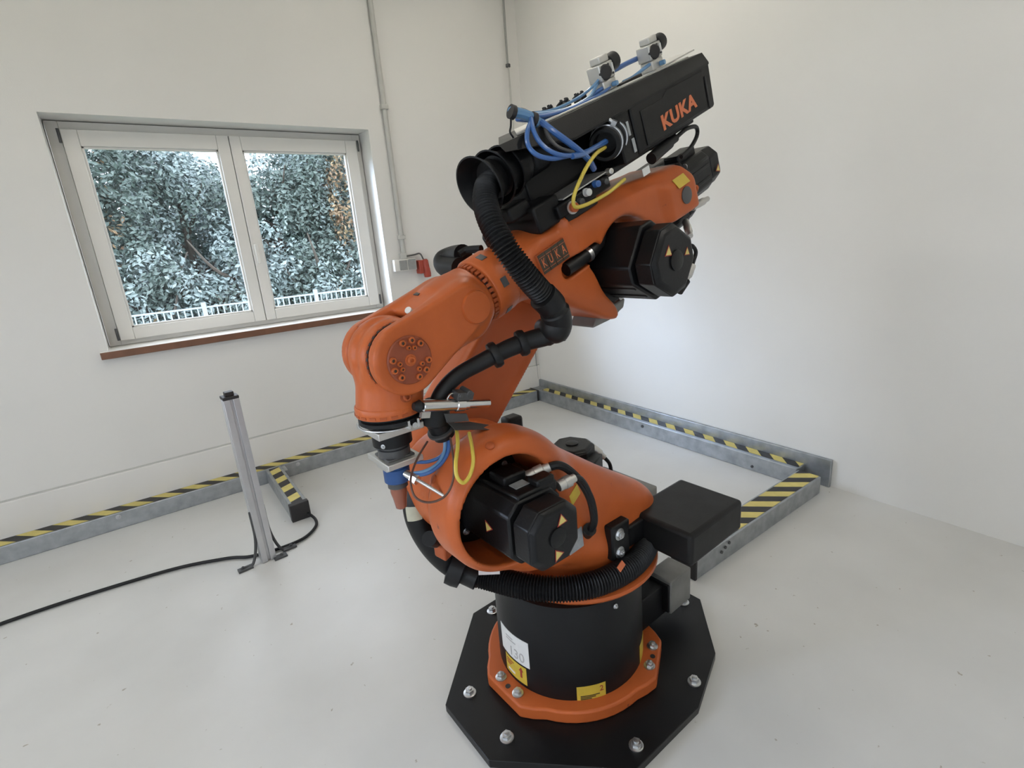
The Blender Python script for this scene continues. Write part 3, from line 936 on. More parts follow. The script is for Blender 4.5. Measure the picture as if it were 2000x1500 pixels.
# axis 2 motor (x = forward, y = up, z = near side): M maps local z -> +y
MA2 = Matrix(((-1, 0, 0, .35), (0, 0, 1, 0), (0, 1, 0, .838), (0, 0, 0, 1)))
m2 = motor('shoulder_motor', MA2, .088, .04, .275, .352, ribs=False)
child('terminal_box', MB().bb((.265, .10, .905), (.400, .270, .936)).bb((.31, .13, .930), (.385, .20, .958)).bb((.270, .225, .925), (.33, .268, .952)), K['motor'], m2, bevel=.006)
connector(m2, (0.299, 0.185, 0.925), (0.240, 0.215, 0.945), .017)
connector(m2, (0.249, 0.255, 0.903), (0.193, 0.262, 0.910), .016)
child('name_plate', MB().bb((.33, .205, .935), (.375, .235, .938)), K['plaque'], m2)
tri_label(m2, (.333, .353, .878), (0, 1, 0), (.1, 0, 1))
tri_label(m2, (.352, .353, .790), (0, 1, 0), (.5, 0, 1))
tri_label(m2, (.4385, .185, .835), (1, 0, 0), (0, -.5, -1))
cab = [(0.240, 0.215, 0.945), (0.216, 0.228, 0.945), (0.190, 0.240, 0.924), (0.155, 0.250, 0.876), (0.127, 0.255, 0.815), (0.110, 0.250, 0.751), (0.100, 0.235, 0.710), (0.087, 0.200, 0.664)]
child('motor_cable', MB().tube(catmull(cab, 8), .012, 10), K['rubber'], m2)
cab = [(0.193, 0.262, 0.910), (0.170, 0.262, 0.898), (0.145, 0.260, 0.861), (0.123, 0.260, 0.799), (0.106, 0.250, 0.746)]
child('motor_cable', MB().tube(catmull(cab, 8), .008, 10), K['rubber'], m2)
child('cable_gland', MB().cyl((0.100, 0.222, 0.691), (0.065, 0.160, 0.626), .020, 16), K['rubber'], m2)

# axis 1 motor, upright behind the rotating column
MA1 = Matrix(((.92, -.39, 0, -.245), (.39, .92, 0, -.19), (0, 0, 1, 0), (0, 0, 0, 1)))
m1 = motor('base_motor', MA1, .086, .50, .66, .745)
child('terminal_box', MB().bb((-.02, .06, .60), (.08, .12, .71), MA1), K['motor'], m1, bevel=.005)
p0, p1 = Vector((-0.310, -0.160, 0.729)), Vector((-0.366, -0.130, 0.662))
connector(m1, p0, p1, .016)
child('motor_cable', MB().tube(catmull([p1, Vector((-0.396, -0.130, 0.624)), Vector((-0.404, -0.130, 0.586)), Vector((-0.404, -0.140, 0.548))], 6), .008, 8), K['rubber'], m1)

# black box on the near rear side
bx = child('equipment_box', MB().bb((-.478, .152, .506), (-.162, .402, .622)), K['blackcase'], rb, bevel=.015, seg=4)
brk = child('box_bracket', MB().bb((-.075, .175, .535), (.012, .232, .655)).bb((-.2, .165, .535), (-.05, .220, .610)), K['black'], rb, bevel=.006)
for z in (.622, .556): child('bolt', MB().hexbolt((-.022, .232, z), (0, 1, 0), .014, .010), K['steel'], brk)
child('bumper_block', MB().bb((-.035, -.03, -.035), (.035, .03, .035), Matrix.Translation((-0.030, -0.290, 0.867))), K['blackcase'], rb, bevel=.012)

# ---- link arm (cast)
def linkarm(a, s, z):
    d = ext(ucap(a, z, .35, .845, .124, -.20, 1.457, .130), slab(s, -.315, -.195), .022)
    hub = ext(np.hypot(a - .35, z - .845) - .110, slab(s, -.215, -.165), .012)
    rim = ext(np.abs(ucap(a, z, .35, .845, .106, -.20, 1.457, .118)) - .010, slab(s, -.212, -.187), .006)
    hub2 = ext(np.hypot(a + .20, z - 1.457) - .115, slab(s, -.25, -.11), .012)
    return smin(smin(smin(d, hub, .012), hub2, .012), rim, .010)
child_link = sdf_obj('link_arm', linkarm, (-.35, -.34, .66), (.54, -.10, 1.60), .0085, K['orange'], rb)

# ---- forearm: frame (t rearward, h up, s near)
TH = R(22)
FM = Matrix(((-math.cos(TH), math.sin(TH), 0, .553), (0, 0, 1, 0), (math.sin(TH), math.cos(TH), 0, 1.295), (0, 0, 0, 1)))
FR = FM.to_3x3()
def fv(t, h, s): return FM @ Vector((t, h, s))
def fd(t, h, s): return FR @ Vector((t, h, s))

def forearm(t, h, s):
    tube = ext(np.hypot(h - .003, s) - (.088 + .03 * np.clip(t - .40, 0, .4)), slab(t, .37, .78), .012)
    lobe = ext(ucap(t, h, .755, -.14, .175, .50, -.015, .092), slab(s, -.115, .112), .03)
    P = [(.58, .088), (.74, .078), (1.06, .030), (1.16, .008), (1.195, -.06), (1.18, -.145), (1.02, -.150), (.80, -.09), (.58, -.07)]
    beam = ext(poly2(t, h, P), slab(s, -.12, .122), .028)
    fl = rbox(t, h, s, (1.02, -.15, -.125), (1.195, .012, .138), .02)
    d = smin(smin(tube, lobe, .03), smin(beam, fl, .03), .03)
    pocket = ext(np.hypot(t - .785, h + .145) - .135, slab(s, .035, .5), .02)
    pk2 = ext(poly2(t, h, [(.63, -.085), (.685, -.215), (.70, -.42), (1.12, -.42), (1.12, -.15), (1.0, -.132), (.88, -.055), (.70, -.05)]), slab(s, .03, .5), .015)
    pk3 = ext(poly2(t, h, [(.96, -.40), (1.4, -.40), (1.4, -.148), (.96, -.135)]), slab(s, -.3, .5), .02)
    d = smax(d, -smin(smin(pocket, pk2, .02), pk3, .02), .012)
    slot = ext(ucap(t, h, .545, -.052, .026, .66, -.052, .026), slab(s, .08, .3), .005)
    d = smax(d, -slot, .006)
    top = .092 - .135 * np.maximum(t - .58, 0)
    cham = ((h - top + .034) * .75 + (s - .122) * .66)
    d = np.where(t > .6, smax(d, cham, .012), d)
    return d
fa = sdf_obj('forearm', forearm, (.39, -.33, -.13), (1.21, .11, .15), .0075, K['orange'], rb, FM)
def fchild(name, mb, m, parent=fa, **kw): return mb.build(name, m, parent, **kw)
def fbox(mb, lo, hi): return mb.bb(lo, hi, FM)
# collar of axis 4 with toothed gap
MT = FM @ Matrix(((0, 0, 1, 0), (1, 0, 0, .005), (0, 1, 0, 0), (0, 0, 0, 1)))   # local z -> t
fchild('collar', MB().lathe([(.080, .304), (.089, .307), (.092, .312), (.092, .372), (.087, .384), (.084, .390)], MT, 56), K['orange'])
fchild('gap_ring', MB().lathe([(.076, .285), (.076, .306)], MT, 48), K['tapeblack'])
mb = MB()
for k in range(36):
    a = 2 * PI * k / 36
    mb.bb((.074, -.0045, .289), (.0855, .0045, .304), MT @ Matrix.Rotation(a, 4, 'Z'))
fchild('clamp_teeth', mb, K['orange_dk'])
for a in (20, 80, 140): 
    M = MT @ Matrix.Rotation(R(a), 4, 'Z')
    fchild('adhesive_mark', MB().bb((.0915, -.013, .330), (.0928, .013, .350), M), K['greydk'])
fchild('bleed_valve', MB().cyl(fv(.44, -.045, .090), fv(.44, -.05, .122), .010, 12).cyl(fv(.455, -.065, .088), fv(.455, -.07, .118), .012, 12), K['chrome'])
# maker's plate: four dark fields with letters
pm = FM @ Matrix.Translation((.500, .014, .1005))
PM = FM @ Matrix(((-1, 0, 0, .500), (0, 1, 0, .018), (0, 0, -1, .113), (0, 0, 0, 1)))
PMx = M_(fv(.500, .012, .1245), fd(0, .06, 1), fd(1, 0, 0))
for k, ch in enumerate('KUKA'):
    q = -.0405 + k * .027
    fl_ = fchild('letter_field', MB().bb((q - .0128, -.027, -.004), (q + .0128, .027, .0), PMx), K['printdk'], bevel=.001)
    text_mesh('letter', ch, .036, .0006, K['orangeprint'], fa, PMx @ Matrix.Translation((q, 0, .0004)) @ Matrix.Diagonal((.62, 1, 1, 1)))
    fchild('letter_frame', MB().bb((q - .0118, .0175, 0), (q + .0118, .0185, .0006), PMx).bb((q - .0118, -.0185, 0), (q + .0118, -.0175, .0006), PMx), K['orangeprint'])
fchild('plate_backing', MB().bb((-.056, -.029, -.012), (.056, .029, -.002), PMx), K['orange_dk'], bevel=.001)
fchild('rubber_cap', MB().lathe([(.028, 0), (.028, .004), (.022, .006)], M_(fv(1.118, -.076, .139), fd(0, 0, 1)), 28), K['capgrey'])
fchild('warning_label', MB().bb((-.036, -.018, 0), (.036, .018, .0012), M_(*(lambda q: (FM @ q[0], FR @ q[1]))(on_surf(forearm, (1.112, -.026, .25), (0, 0, 1))), fd(1, 0, 0))), K['stick'], smooth=0)
fchild('eye_bolt', MB().hexbolt(fv(1.195, -.085, .12), fd(1, 0, .2), .011, .012), K['orange'])
fchild('base_cover', MB().prism([(.62, -.30), (.70, -.318), (.78, -.316), (.80, -.29), (.66, -.27)], -.06, .05, FM), K['grey'], bevel=.006)
fchild('bolt', MB().hexbolt(fv(.77, -.315, .02), fd(.3, -1, 0), .010, .012), K['steel'])
fchild('cable_sleeve', MB().tube([fv(.545, -.052, .100), fv(.60, -.053, .103), fv(.66, -.052, .104), fv(.70, -.045, .100), fv(.78, -.02, .06)], .020, 14), K['rubber'])
fchild('sleeve_clamp', MB().cyl(fv(.634, -.053, .105), fv(.648, -.053, .106), .0215, 18), K['steel'])

# axis 3 motor
c3 = fv(.775, -.142, 0)
MA3 = M_(c3, (0, 1, 0), fd(1, .35, 0))
m3 = motor('elbow_motor', MA3 @ Matrix.Rotation(R(22), 4, 'Z'), .100, .050, .225, .300)
child('terminal_box', MB().bb((-.05, .075, .10), (.06, .105, .24), MA3 @ Matrix.Rotation(R(-95), 4, 'Z')), K['motor'], m3, bevel=.006)
tri_label(m3, MA3 @ Vector((-.012, .045, .3005)), (0, 1, 0), (0, 0, 1))
tri_label(m3, MA3 @ Vector((.052, -.020, .3005)), (0, 1, 0), (0, 0, 1), .010)
q3 = Vector((-0.298, 0.280, 1.475)); q4 = Vector((-0.376, 0.260, 1.480)); q5 = Vector((-0.363, 0.260, 1.435)); 
child('motor_cable', MB().tube(catmull([Vector((-0.313, 0.270, 1.486)), Vector((-0.330, 0.280, 1.487)), Vector((-0.350, 0.280, 1.466)), Vector((-0.334, 0.280, 1.434))], 6), .006, 8), K['rubber'], m3)
connector(m3, (-0.334, 0.280, 1.430), (-0.300, 0.280, 1.387), .011)
child('connector_boot', MB().cyl((-0.300, 0.280, 1.387), (-0.266, 0.280, 1.356), .013, 14, .010), K['rubber'], m3)

# rear motors (axes 4 to 6)
MR = FM @ Matrix(((0, 0, 1, 0), (0, 1, 0, -.09), (-1, 0, 0, .02), (0, 0, 0, 1)))   # local z -> t, y -> h
m4 = motor('wrist_motor', FM @ Matrix(((0, 0, 1, 0), (0, 1, 0, -.070), (-1, 0, 0, .035), (0, 0, 0, 1))), .070, 1.19, 1.345, 1.42)
tri_label(m4, fv(1.385, -.085, .1055), (0, 1, 0), fd(.4, 1, 0), .011)
m5 = motor('wrist_motor', FM @ Matrix(((0, 0, 1, 0), (0, 1, 0, -.070), (-1, 0, 0, -.115), (0, 0, 0, 1))), .062, 1.19, 1.34, 1.40)
m6 = motor('wrist_motor', FM @ Matrix(((0, 0, 1, 0), (0, 1, 0, -.190), (-1, 0, 0, -.04), (0, 0, 0, 1))), .055, 1.16, 1.30, 1.36)
connector(m6, (-0.673, 0.060, 1.607), (-0.791, 0.050, 1.636), .013)
connector(m6, fv(1.24, -.215, .03), fv(1.15, -.235, .10), .013)
child('terminal_box', MB().bb((-.03, .065, 1.22), (.03, .095, 1.33), FM @ Matrix(((0, 0, 1, 0), (0, 1, 0, -.070), (-1, 0, 0, .035), (0, 0, 0, 1)))), K['motor'], m4, bevel=.005)

# ---- in-line wrist
def wristbody(t, h, s):
    cheek = ext(ucap(t, h, 0, 0, .087, .21, .022, .056), np.minimum(slab(s, .058, .100), slab(s, -.100, -.058)), .010)
    body = ext(np.hypot(h - .005, s) - .087, slab(t, .165, .288), .014)
    solid = ext(ucap(t, h, .15, .005, .07, .21, .005, .078), slab(s, -.09, .09), .02)
    bridge = ext(ucap(t, h, .10, .052, .022, .24, .060, .022), slab(s, -.088, .088), .02)
    d = smin(smin(cheek, body, .02), smin(solid, bridge, .015), .02)
    inner = ext(np.hypot(t, h) - .104, slab(s, -.058, .058), .004)
    return smax(d, -inner, .012)
wr = sdf_obj('wrist_fork', wristbody, (-.10, -.11, -.12), (.34, .11, .12), .0055, K['orange'], rb, FM)
def disc(t, h, s, r, th=.006): return MB().lathe([(r, 0), (r, th * .6), (r - .003, th), (r * .2, th)], M_(fv(t, h, s), fd(0, 0, 1), fd(1, 0, 0)), 40)
cap = disc(0, 0, .098, .058, .007).build('pivot_cap', K['orange_cap'], rb)
for k in range(3):
    b0 = 90 - 22 + k * 120
    for j, (aa, rr, r) in enumerate(((-30, .046, .0080), (0, .047, .0080), (30, .046, .0080), (-14, .030, .0058), (14, .030, .0058))):
        a = R(58 + k * 120 + aa)
        MB().hexbolt(fv(rr * math.cos(a), rr * math.sin(a), .104), fd(0, 0, 1), r, .008, washer=False, dome=True).build('cap_screw', K['orange'], cap)
        MB().cyl(fv(rr * math.cos(a), rr * math.sin(a), .1075), fv(rr * math.cos(a), rr * math.sin(a), .1095), r * .45, 10).build('screw_socket', K['printdk'], cap)
MB().hexbolt(fv(0, 0, .104), fd(0, 0, 1), .010, .008, washer=True, dome=True).build('cap_screw', K['orange'], cap)
disc(.222, .013, .094, .043, .014).build('service_cover', K['orange'], wr)
MB().ring([(.070, .051), (.086, .051), (.086, .060), (.070, .060)], M_(fv(0, 0, 0), fd(0, 0, 1), fd(1, 0, 0)), 48).build('seal_ring', K['tapeblack'], wr)
mb = MB()
for k in range(30):
    mb.bb((.081, -.005, .0525), (.0885, .005, .0585), M_(fv(0, 0, 0), fd(0, 0, 1), fd(1, 0, 0)) @ Matrix.Rotation(2 * PI * k / 30, 4, 'Z'))
mb.build('seal_teeth', K['orange_dk'], wr)
MB().cyl(fv(.095, .060, .02), fv(.085, .080, .03), .009, 14).build('plug', K['white'], wr)
MB().bb((.15, .076, -.045), (.23, .0835, -.02), FM).build('name_strip', K['greydk'], wr)
# hand: drum between the cheeks and the neck down to the flange
TX = .576
def hand(a, s, z):
    drum = ext(np.hypot(a - .553, z - 1.295) - .090, slab(s, -.052, .052), .008)
    rim = ext(np.hypot(a - .553, z - 1.295) - .096, slab(s, -.034, -.004), .006)
    rim2 = ext(np.hypot(a - .553, z - 1.295) - .0925, slab(s, .018, .040), .005)
    rim = np.minimum(rim, rim2)
    f = np.clip((1.295 - z) / .14, 0, 1)
    neck = ext(np.hypot(a - (.553 + (TX - .553) * f), s) - .084, slab(z, 1.158, 1.27), .010)
    return smin(smin(drum, rim, .006), neck, .02)
hd = sdf_obj('wrist_hand', hand, (.45, -.10, 1.14), (.68, .10, 1.40), .0055, K['orange'], rb)
MB().lathe([(.083, 1.154), (.0845, 1.158), (.0845, 1.176), (.082, 1.180)], Matrix.Translation((TX, 0, 0)), 48).build('scale_ring', K['orange'], hd)
mb = MB()
for k in range(20):
    mb.bb((.0835, -.008, 1.158), (.0855, .008, 1.164), Matrix.Translation((TX, 0, 0)) @ Matrix.Rotation(2 * PI * k / 20, 4, 'Z'))
mb.build('scale_marks', K['orange_dk'], hd)
MB().hexbolt((TX - .01, .081, 1.205), (0, 1, 0), .011, .010, dome=True).build('screw', K['orange_dk'], hd)
mb = MB()
for k in range(5):
    a = R(60 + k * 26)
    p = Vector((.553 + .0885 * math.cos(a), -.048, 1.295 + .0885 * math.sin(a)))
    mb.bb((-.006, -.009, 0), (.006, .009, .0015), M_((p.x, p.y, p.z), (math.cos(a), 0, math.sin(a))))
mb.build('index_marks', K['orange_dk'], hd)

# ================================================================== gripper under the flange
gt = thing('vacuum_gripper', 'gripper with two square aluminium plates and a blue valve below the wrist', 'gripper', RM)
def g(name, mb, m, parent=gt, **kw): return mb.build(name, m, parent, **kw)
g('flange_ring', MB().lathe([(.074, 1.130), (.080, 1.134), (.080, 1.143), (.074, 1.146), (.079, 1.150), (.079, 1.158)], Matrix.Translation((TX, 0, 0)), 44), K['rubber'])
g('upper_plate', MB().bb((.518, -.070, 1.106), (.642, .062, 1.124)), K['alu'], bevel=.002)
g('adapter', MB().lathe([(.060, 1.1235), (.060, 1.131)], Matrix.Translation((TX, 0, 0)), 36), K['black'])
g('spacer', MB().lathe([(.046, 1.068), (.050, 1.070), (.050, 1.104), (.046, 1.1065)], Matrix.Translation((TX + .005, 0, 0)), 36), K['black'])
g('spacer_screw', MB().hexbolt((TX + .005 + .040, .030, 1.078), (.8, .6, 0), .004, .004), K['steel'])
g('neck', MB().lathe([(.040, 1.036), (.041, 1.037), (.041, 1.058), (.036, 1.060), (.036, 1.070)], Matrix.Translation((TX + .005, 0, 0)), 36), K['greydk'])
g('neck_flange', MB().bb((.543, -.042, 1.034), (.618, .040, 1.040)), K['greydk'], bevel=.003)
g('lower_plate', MB().bb((.530, -.066, 1.020), (.628, .058, 1.035)), K['alu'], bevel=.002)
g('valve_body', MB().lathe([(.030, .965), (.034, .968), (.034, 1.004), (.030, 1.007), (.030, 1.021)], Matrix.Translation((.585, .005, 0)), 28), K['bluebody'])
g('valve_shoulder', MB().bb((.575, -.03, 1.005), (.622, .03, 1.021)), K['alu'], bevel=.004)
g('fitting', MB().cyl((.575, .035, .99), (.565, .062, .982), .011, 14).cyl((.568, .055, .984), (.562, .072, .978), .014, 6), K['chrome'])
g('probe_rod', MB().tube([(.563, .068, .980), (.540, .115, .957), (.520, .155, .936)], .0045, 10), K['alu'])
g('probe_tip', MB().cyl((.522, .151, .938), (.512, .171, .928), .0075, 12), K['greydk'])
g('nozzle_collar', MB().lathe([(.022, .948), (.026, .950), (.026, .966)], Matrix.Translation((.587, .005, 0)), 24), K['greydk'])
g('suction_cup', MB().lathe([(.009, .884), (.014, .888), (.018, .915), (.022, .935), (.021, .950)], Matrix.Translation((.587, .005, 0)), 24), K['cup'])
g('cup_core', MB().lathe([(.005, .890), (.008, .905), (.014, .925), (.012, .945)], Matrix.Translation((.587, .005, 0)), 16), K['yellow'])
p = [(TX + .081 * math.cos(R(a)), .081 * math.sin(R(a)), 1.1275) for a in range(-40, 175, 9)]
g('clamp_wire', MB().tube(p, .0022, 8), K['steel'])
g('clamp_lug', MB().cyl((.560, .080, 1.133), (.560, .096, 1.133), .007, 12).bb((.545, .078, 1.124), (.551, .092, 1.146)).bb((.570, .078, 1.124), (.576, .092, 1.146)), K['chrome'])
g('side_lug', MB().bb((.475, -.01, 1.118), (.51, .04, 1.150)), K['alu'], bevel=.004)

# ---- steel cylinder and bracket carried beside the wrist
st = thing('tool_cylinder', 'bright steel cylinder on a dark bracket beside the wrist', 'cylinder', RM)
p0, p1 = Vector((0.540, 0.100, 1.177)), Vector((0.341, 0.100, 1.132))
d = (p1 - p0).normalized()
st_m = M_(p0, d)
L = (p1 - p0).length
MB().lathe([(.010, 0), (.0155, .004), (.0155, L * .48), (.018, L * .49), (.018, L * .60), (.0155, L * .61), (.0155, L * .66), (.0115, L * .67), (.0115, L), (.008, L + .001)], st_m, 24).build('barrel', K['chrome'], st)
MB().cyl(p0 - d * .004, p0 - d * .020, .016, 18, .009).build('barrel_cap', K['rubber'], st)
u = Vector((0, .15, 1)); u = (u - d * u.dot(d)).normalized()
fbr = M_(p0 + d * L * .56 + u * .016, u, d)
MB().bb((-.022, -.016, 0), (.026, .016, .020), fbr).cyl(fbr @ Vector((-.012, -.018, .012)), fbr @ Vector((-.012, .022, .012)), .007, 12).cyl(fbr @ Vector((.012, -.018, .018)), fbr @ Vector((.012, .022, .018)), .009, 12).build('valve_block', K['greydk'], st, bevel=.002)
for q in ((-.014, .017, .010), (.010, .017, .020), (-.002, .017, .004)):
    MB().hexbolt(fbr @ Vector(q), fbr.to_3x3() @ Vector((0, 1, 0)), .005, .005, washer=False).build('screw', K['chrome'], st)
MB().tube(catmull([fbr @ Vector((-.015, .006, .012)), fbr @ Vector((-.032, .006, .010)), fbr @ Vector((-.045, .006, -.008)), fbr @ Vector((-.075, .006, -.006)), fbr @ Vector((-.095, .004, -.004))], 5), .003, 8).build('wire', K['chrome'], st)
# bracket: folded dark sheet that reaches back to the hose boot
B = [Vector((0.478, 0.100, 1.140)), Vector((0.412, 0.100, 1.122)), Vector((0.407, 0.100, 1.099)), Vector((0.473, 0.100, 1.114))]
def sheet(name, P, th, m, parent):
    n = (P[1] - P[0]).cross(P[2] - P[0]).normalized() * th
    k = len(P)
    V = [p for p in P] + [p + n for p in P]
    F = [tuple(range(k))[::-1], tuple(range(k, 2 * k))] + [(i, (i + 1) % k, k + (i + 1) % k, k + i) for i in range(k)]
    return MB().add(V, F).build(name, m, parent, bevel=.001)
sheet('bracket_upright', B, .005, K['greydk'], st)
B2 = [Vector((0.475, 0.095, 1.138)), Vector((0.475, 0.105, 1.116)), Vector((0.457, 0.100, 1.092)), Vector((0.257, 0.030, 1.014)), Vector((0.226, -0.020, 1.002)), Vector((0.401, 0.020, 1.077))]
sheet('bracket_shelf', [Vector((0.475, 0.105, 1.116)), Vector((0.457, 0.105, 1.091)), Vector((0.316, 0.110, 1.052)), Vector((0.296, 0.070, 1.045)), Vector((0.394, 0.080, 1.090))], .004, K['greydk'], st)
MB().bb((-.012, -.006, -.03), (.012, .006, .0), M_(p0 + d * .015 - u * .0, u, d)).build('lug', K['alu'], st)

# ================================================================== hoses
def ribbed(mb, pts, r, pitch=.0092, amp=.0034, n=22):
    P = resample(pts, pitch / 6)
    return mb.tube(P, lambda i, t: r + amp * math.cos(i * PI / 3), n)

uh = thing('corrugated_hose', 'black corrugated hose hanging in a bow in front of the orange forearm', 'hose', RM)
HP = [tuple(fv(.475, .252, .055)), tuple(fv(.43, .249, .062)), (0.269, 0.076, 1.670), (0.289, 0.095, 1.639), (0.305, 0.130, 1.596), (0.304, 0.165, 1.545), (0.284, 0.185, 1.498), (0.246, 0.195, 1.446), (0.205, 0.195, 1.405)]
child('hose', ribbed(MB(), catmull(HP, 10), .0295, .0085, .003), K['rubber'], uh)
bz = catmull([(0.213, 0.200, 1.404), (0.186, 0.200, 1.378), (0.166, 0.195, 1.348), (0.154, 0.185, 1.318), (0.162, 0.175, 1.298)], 8)
child('boot', MB().tube(bz, lambda i, t: .0385 if t < .3 else (.0360 if t < .38 else .0400), 22), K['rubber'], uh)
sm = catmull([(0.158, 0.182, 1.312), (0.179, 0.165, 1.292), (0.224, 0.140, 1.283), (0.284, 0.115, 1.267), (0.353, 0.090, 1.242), (0.410, 0.075, 1.221), (0.453, 0.065, 1.189), (0.477, 0.060, 1.150), (0.477, 0.055, 1.113), (0.457, 0.050, 1.063)], 8)
child('sleeve', MB().tube(sm, lambda i, t: .030 if t < .12 else (.027 - .006 * min(1, (t - .12) / .4) if t < .78 else .030), 18), K['rubber'], uh)
for px in ((0.237, 0.138, 1.283), (0.308, 0.107, 1.260)):
    c = Vector(px); j = min(range(len(sm)), key=lambda i: (sm[i] - c).length)
    dd = (sm[j + 1] - sm[j - 1]).normalized()
    child('hose_clip', MB().lathe([(.022, -.012), (.034, -.010), (.0365, 0), (.034, .010), (.022, .012)], M_(sm[j], dd), 22), K['rubber'], uh)
j = len(sm) - 14
child('end_boot', MB().lathe([(.030, -.03), (.037, -.022), (.037, .028), (.030, .034)], M_(sm[j], (sm[j + 1] - sm[j - 1])), 22), K['rubber'], uh)
child('end_clamp', MB().lathe([(.036, -.004), (.0385, -.003), (.0385, .003), (.036, .004)], M_(sm[-4], (sm[-3] - sm[-5])), 22), K['greydk'], uh)
child('ball_joint', MB().sphere((0.161, 0.184, 1.313), .0430, n=24).cyl((0.163, 0.184, 1.317), (0.130, 0.100, 1.300), .026, 18), K['rubber'], uh)

lh = thing('corrugated_hose', 'black corrugated hose wrapped low around the front of the robot column', 'hose', RM)
HP = [(-.27, .13, .498), (-.20, .205, .499), (-.10, .246, .500), (.004, .252, .501), (.112, .226, .502), (.200, .168, .504), (.266, .085, .507), (.318, -.015, .512), (.358, -.075, .522)]
child('hose', ribbed(MB(), catmull(HP, 10), .037), K['rubber'], lh)
b2 = catmull([(.350, -.035, .520), (0.394, -0.100, 0.554), (0.439, -0.110, 0.623), (0.470, -0.115, 0.695), (0.485, -0.120, 0.761), (0.480, -0.130, 0.816), (0.458, -0.145, 0.862), (0.416, -0.165, 0.901)], 8)
child('smooth_hose', MB().tube(b2, .040, 20), K['rubber'], lh)
child('hose_clamp', MB().lathe([(.040, -.026), (.058, -.022), (.060, 0), (.058, .022), (.040, .026)], M_((0.394, -0.085, 0.556), (.55, -.6, .35)), 28), K['rubber'], lh)
child('clamp_foot', MB().bb((-.05, -.025, -.02), (.03, .025, .02), M_((.345, -.10, .56), (0, 0, 1), (1, .4, 0))), K['black'], lh, bevel=.005)
child('paper_label', MB().bb((-.035, -.014, 0), (.03, .014, .0012), M_((0.346, 0.030, 0.580), (.5, .85, .6), (-1, .5, -.2))), K['white'], lh, smooth=0)
def tube_patch(path, i0, i1, r, toward, half):
    V = []; F = []; n = 8
    for i in range(i0, i1 + 1):
        T = (path[i + 1] - path[i - 1]).normalized()
        x = Vector(toward); x = (x - T * x.dot(T)).normalized(); y = T.cross(x)
        for k in range(n + 1):
            a = R(-half + 2 * half * k / n)
            V.append(path[i] + (x * math.cos(a) + y * math.sin(a)) * r)
    m = i1 - i0
    for i in range(m):
        for k in range(n):
            q = i * (n + 1) + k
            F.append((q, q + 1, q + n + 2, q + n + 1))
    return MB().add(V, F)
child('yellow_label', tube_patch(b2, 33, 38, .0408, (.75, .85, .1), 34), K['paper'], lh)
child('hose_tag', MB().bb((-.017, -.009, -.002), (.017, .009, .002), M_((0.034, 0.284, 0.559), (-.1, .8, .6), (-1, -.1, .25))), K['orangeprint'], lh, bevel=.001)

# far hose loop seen behind the collar
fh = thing('corrugated_hose', 'black rubber hose bend peeping out behind the orange collar', 'hose', RM)
fc = [(0.173, -0.200, 1.510), (0.168, -0.270, 1.506), (0.184, -0.300, 1.495), (0.195, -0.270, 1.477), (0.201, -0.180, 1.472)]
child('hose', MB().tube(catmull(fc, 8), .033, 18), K['rubber'], fh)
child('strap', MB().tube(catmull([(0.199, -0.180, 1.513), (0.178, -0.170, 1.524), (0.160, -0.120, 1.525)], 5), .012, 10), K['black'], fh)

# ================================================================== cable housing on top of the forearm
hs = thing('cable_housing', 'black cable housing with orange lettering on top of the forearm', 'housing', RM)
def h_(name, mb, m, parent=hs, **kw): return mb.build(name, m, parent, **kw)
# roof: bevelled cross-section extruded along t
def htop(t): return .325 - .037 * (t - .46)      # the roof falls gently towards the rear
def skewed(poly, t0, t1, k):   # like along(), with the front end cut back towards the far side
    n = len(poly)
    P = poly[::-1]
    def hh(t, h, front=False):
        if h >= .30: return htop(t) + (h - .30)
        return htop(t) - .018 if front else h
    V = [(t0 + k * max(0, .12 - s), hh(t0 + k * max(0, .12 - s), h, True), s) for s, h in P]
    V += [(t0 + .24 + .0 * s, hh(t0 + .24, h), s) for s, h in P] + [(t1, hh(t1, h), s) for s, h in P]
    F = [tuple(range(n)), tuple(range(2 * n, 3 * n))[::-1]]
    F += [(r * n + i, (r + 1) * n + i, (r + 1) * n + (i + 1) % n, r * n + (i + 1) % n) for r in range(2) for i in range(n)]
    m = MB().add(V, F, FM)
    return m
def along(poly, t0, t1, M=FM):   # poly in (s, h)
    MM = M @ Matrix(((0, 0, 1, 0), (0, 1, 0, 0), (-1, 0, 0, 0), (0, 0, 0, 1)))
    return MB().prism([(-s, h) for s, h in poly], t0, t1, MM)
roof = [(-.135, .252), (.135, .252), (.136, .258), (.118, .300), (-.118, .300), (-.137, .258)]
h_('roof', skewed(roof, .455, 1.385, .85), K['blackcase'], bevel=.004)
h_('side_shell', along([(-.130, .122), (.128, .122), (.133, .130), (.135, .256), (-.135, .256)], .945, 1.385), K['blackcase'], bevel=.006)
h_('shell_panel', MB().prism([(.985, .132), (1.335, .132), (1.335, .245), (1.13, .248), (1.10, .232), (.985, .232)], .1335, .1375, FM), K['blackcase'], bevel=.003)
h_('shell_rib', MB().bb((1.345, .126, .134), (1.352, .225, .1385), FM), K['tapeblack'], bevel=.001)
h_('core', along([(-.12, .115), (.02, .115), (.04, .14), (.04, .256), (-.12, .256)], .56, .95), K['black'], bevel=.006)
h_('floor_tray', MB().bb((.50, .105, -.12), (1.30, .125, .10), FM), K['blackcase'], bevel=.004)
h_('top_plate', skewed([(-.085, .3005), (.100, .3005), (.100, .3055), (-.085, .3055)], .52, 1.335, .85), K['alu'], bevel=.001)
h_('top_plate_tail', MB().bb((1.20, .3010, -.06), (1.425, .3050, .070), FM), K['alu'], bevel=.001)
h_('roof_slot', MB().bb((1.02, .303, .035), (1.13, .3145, .065), FM), K['rubber'], bevel=.002)
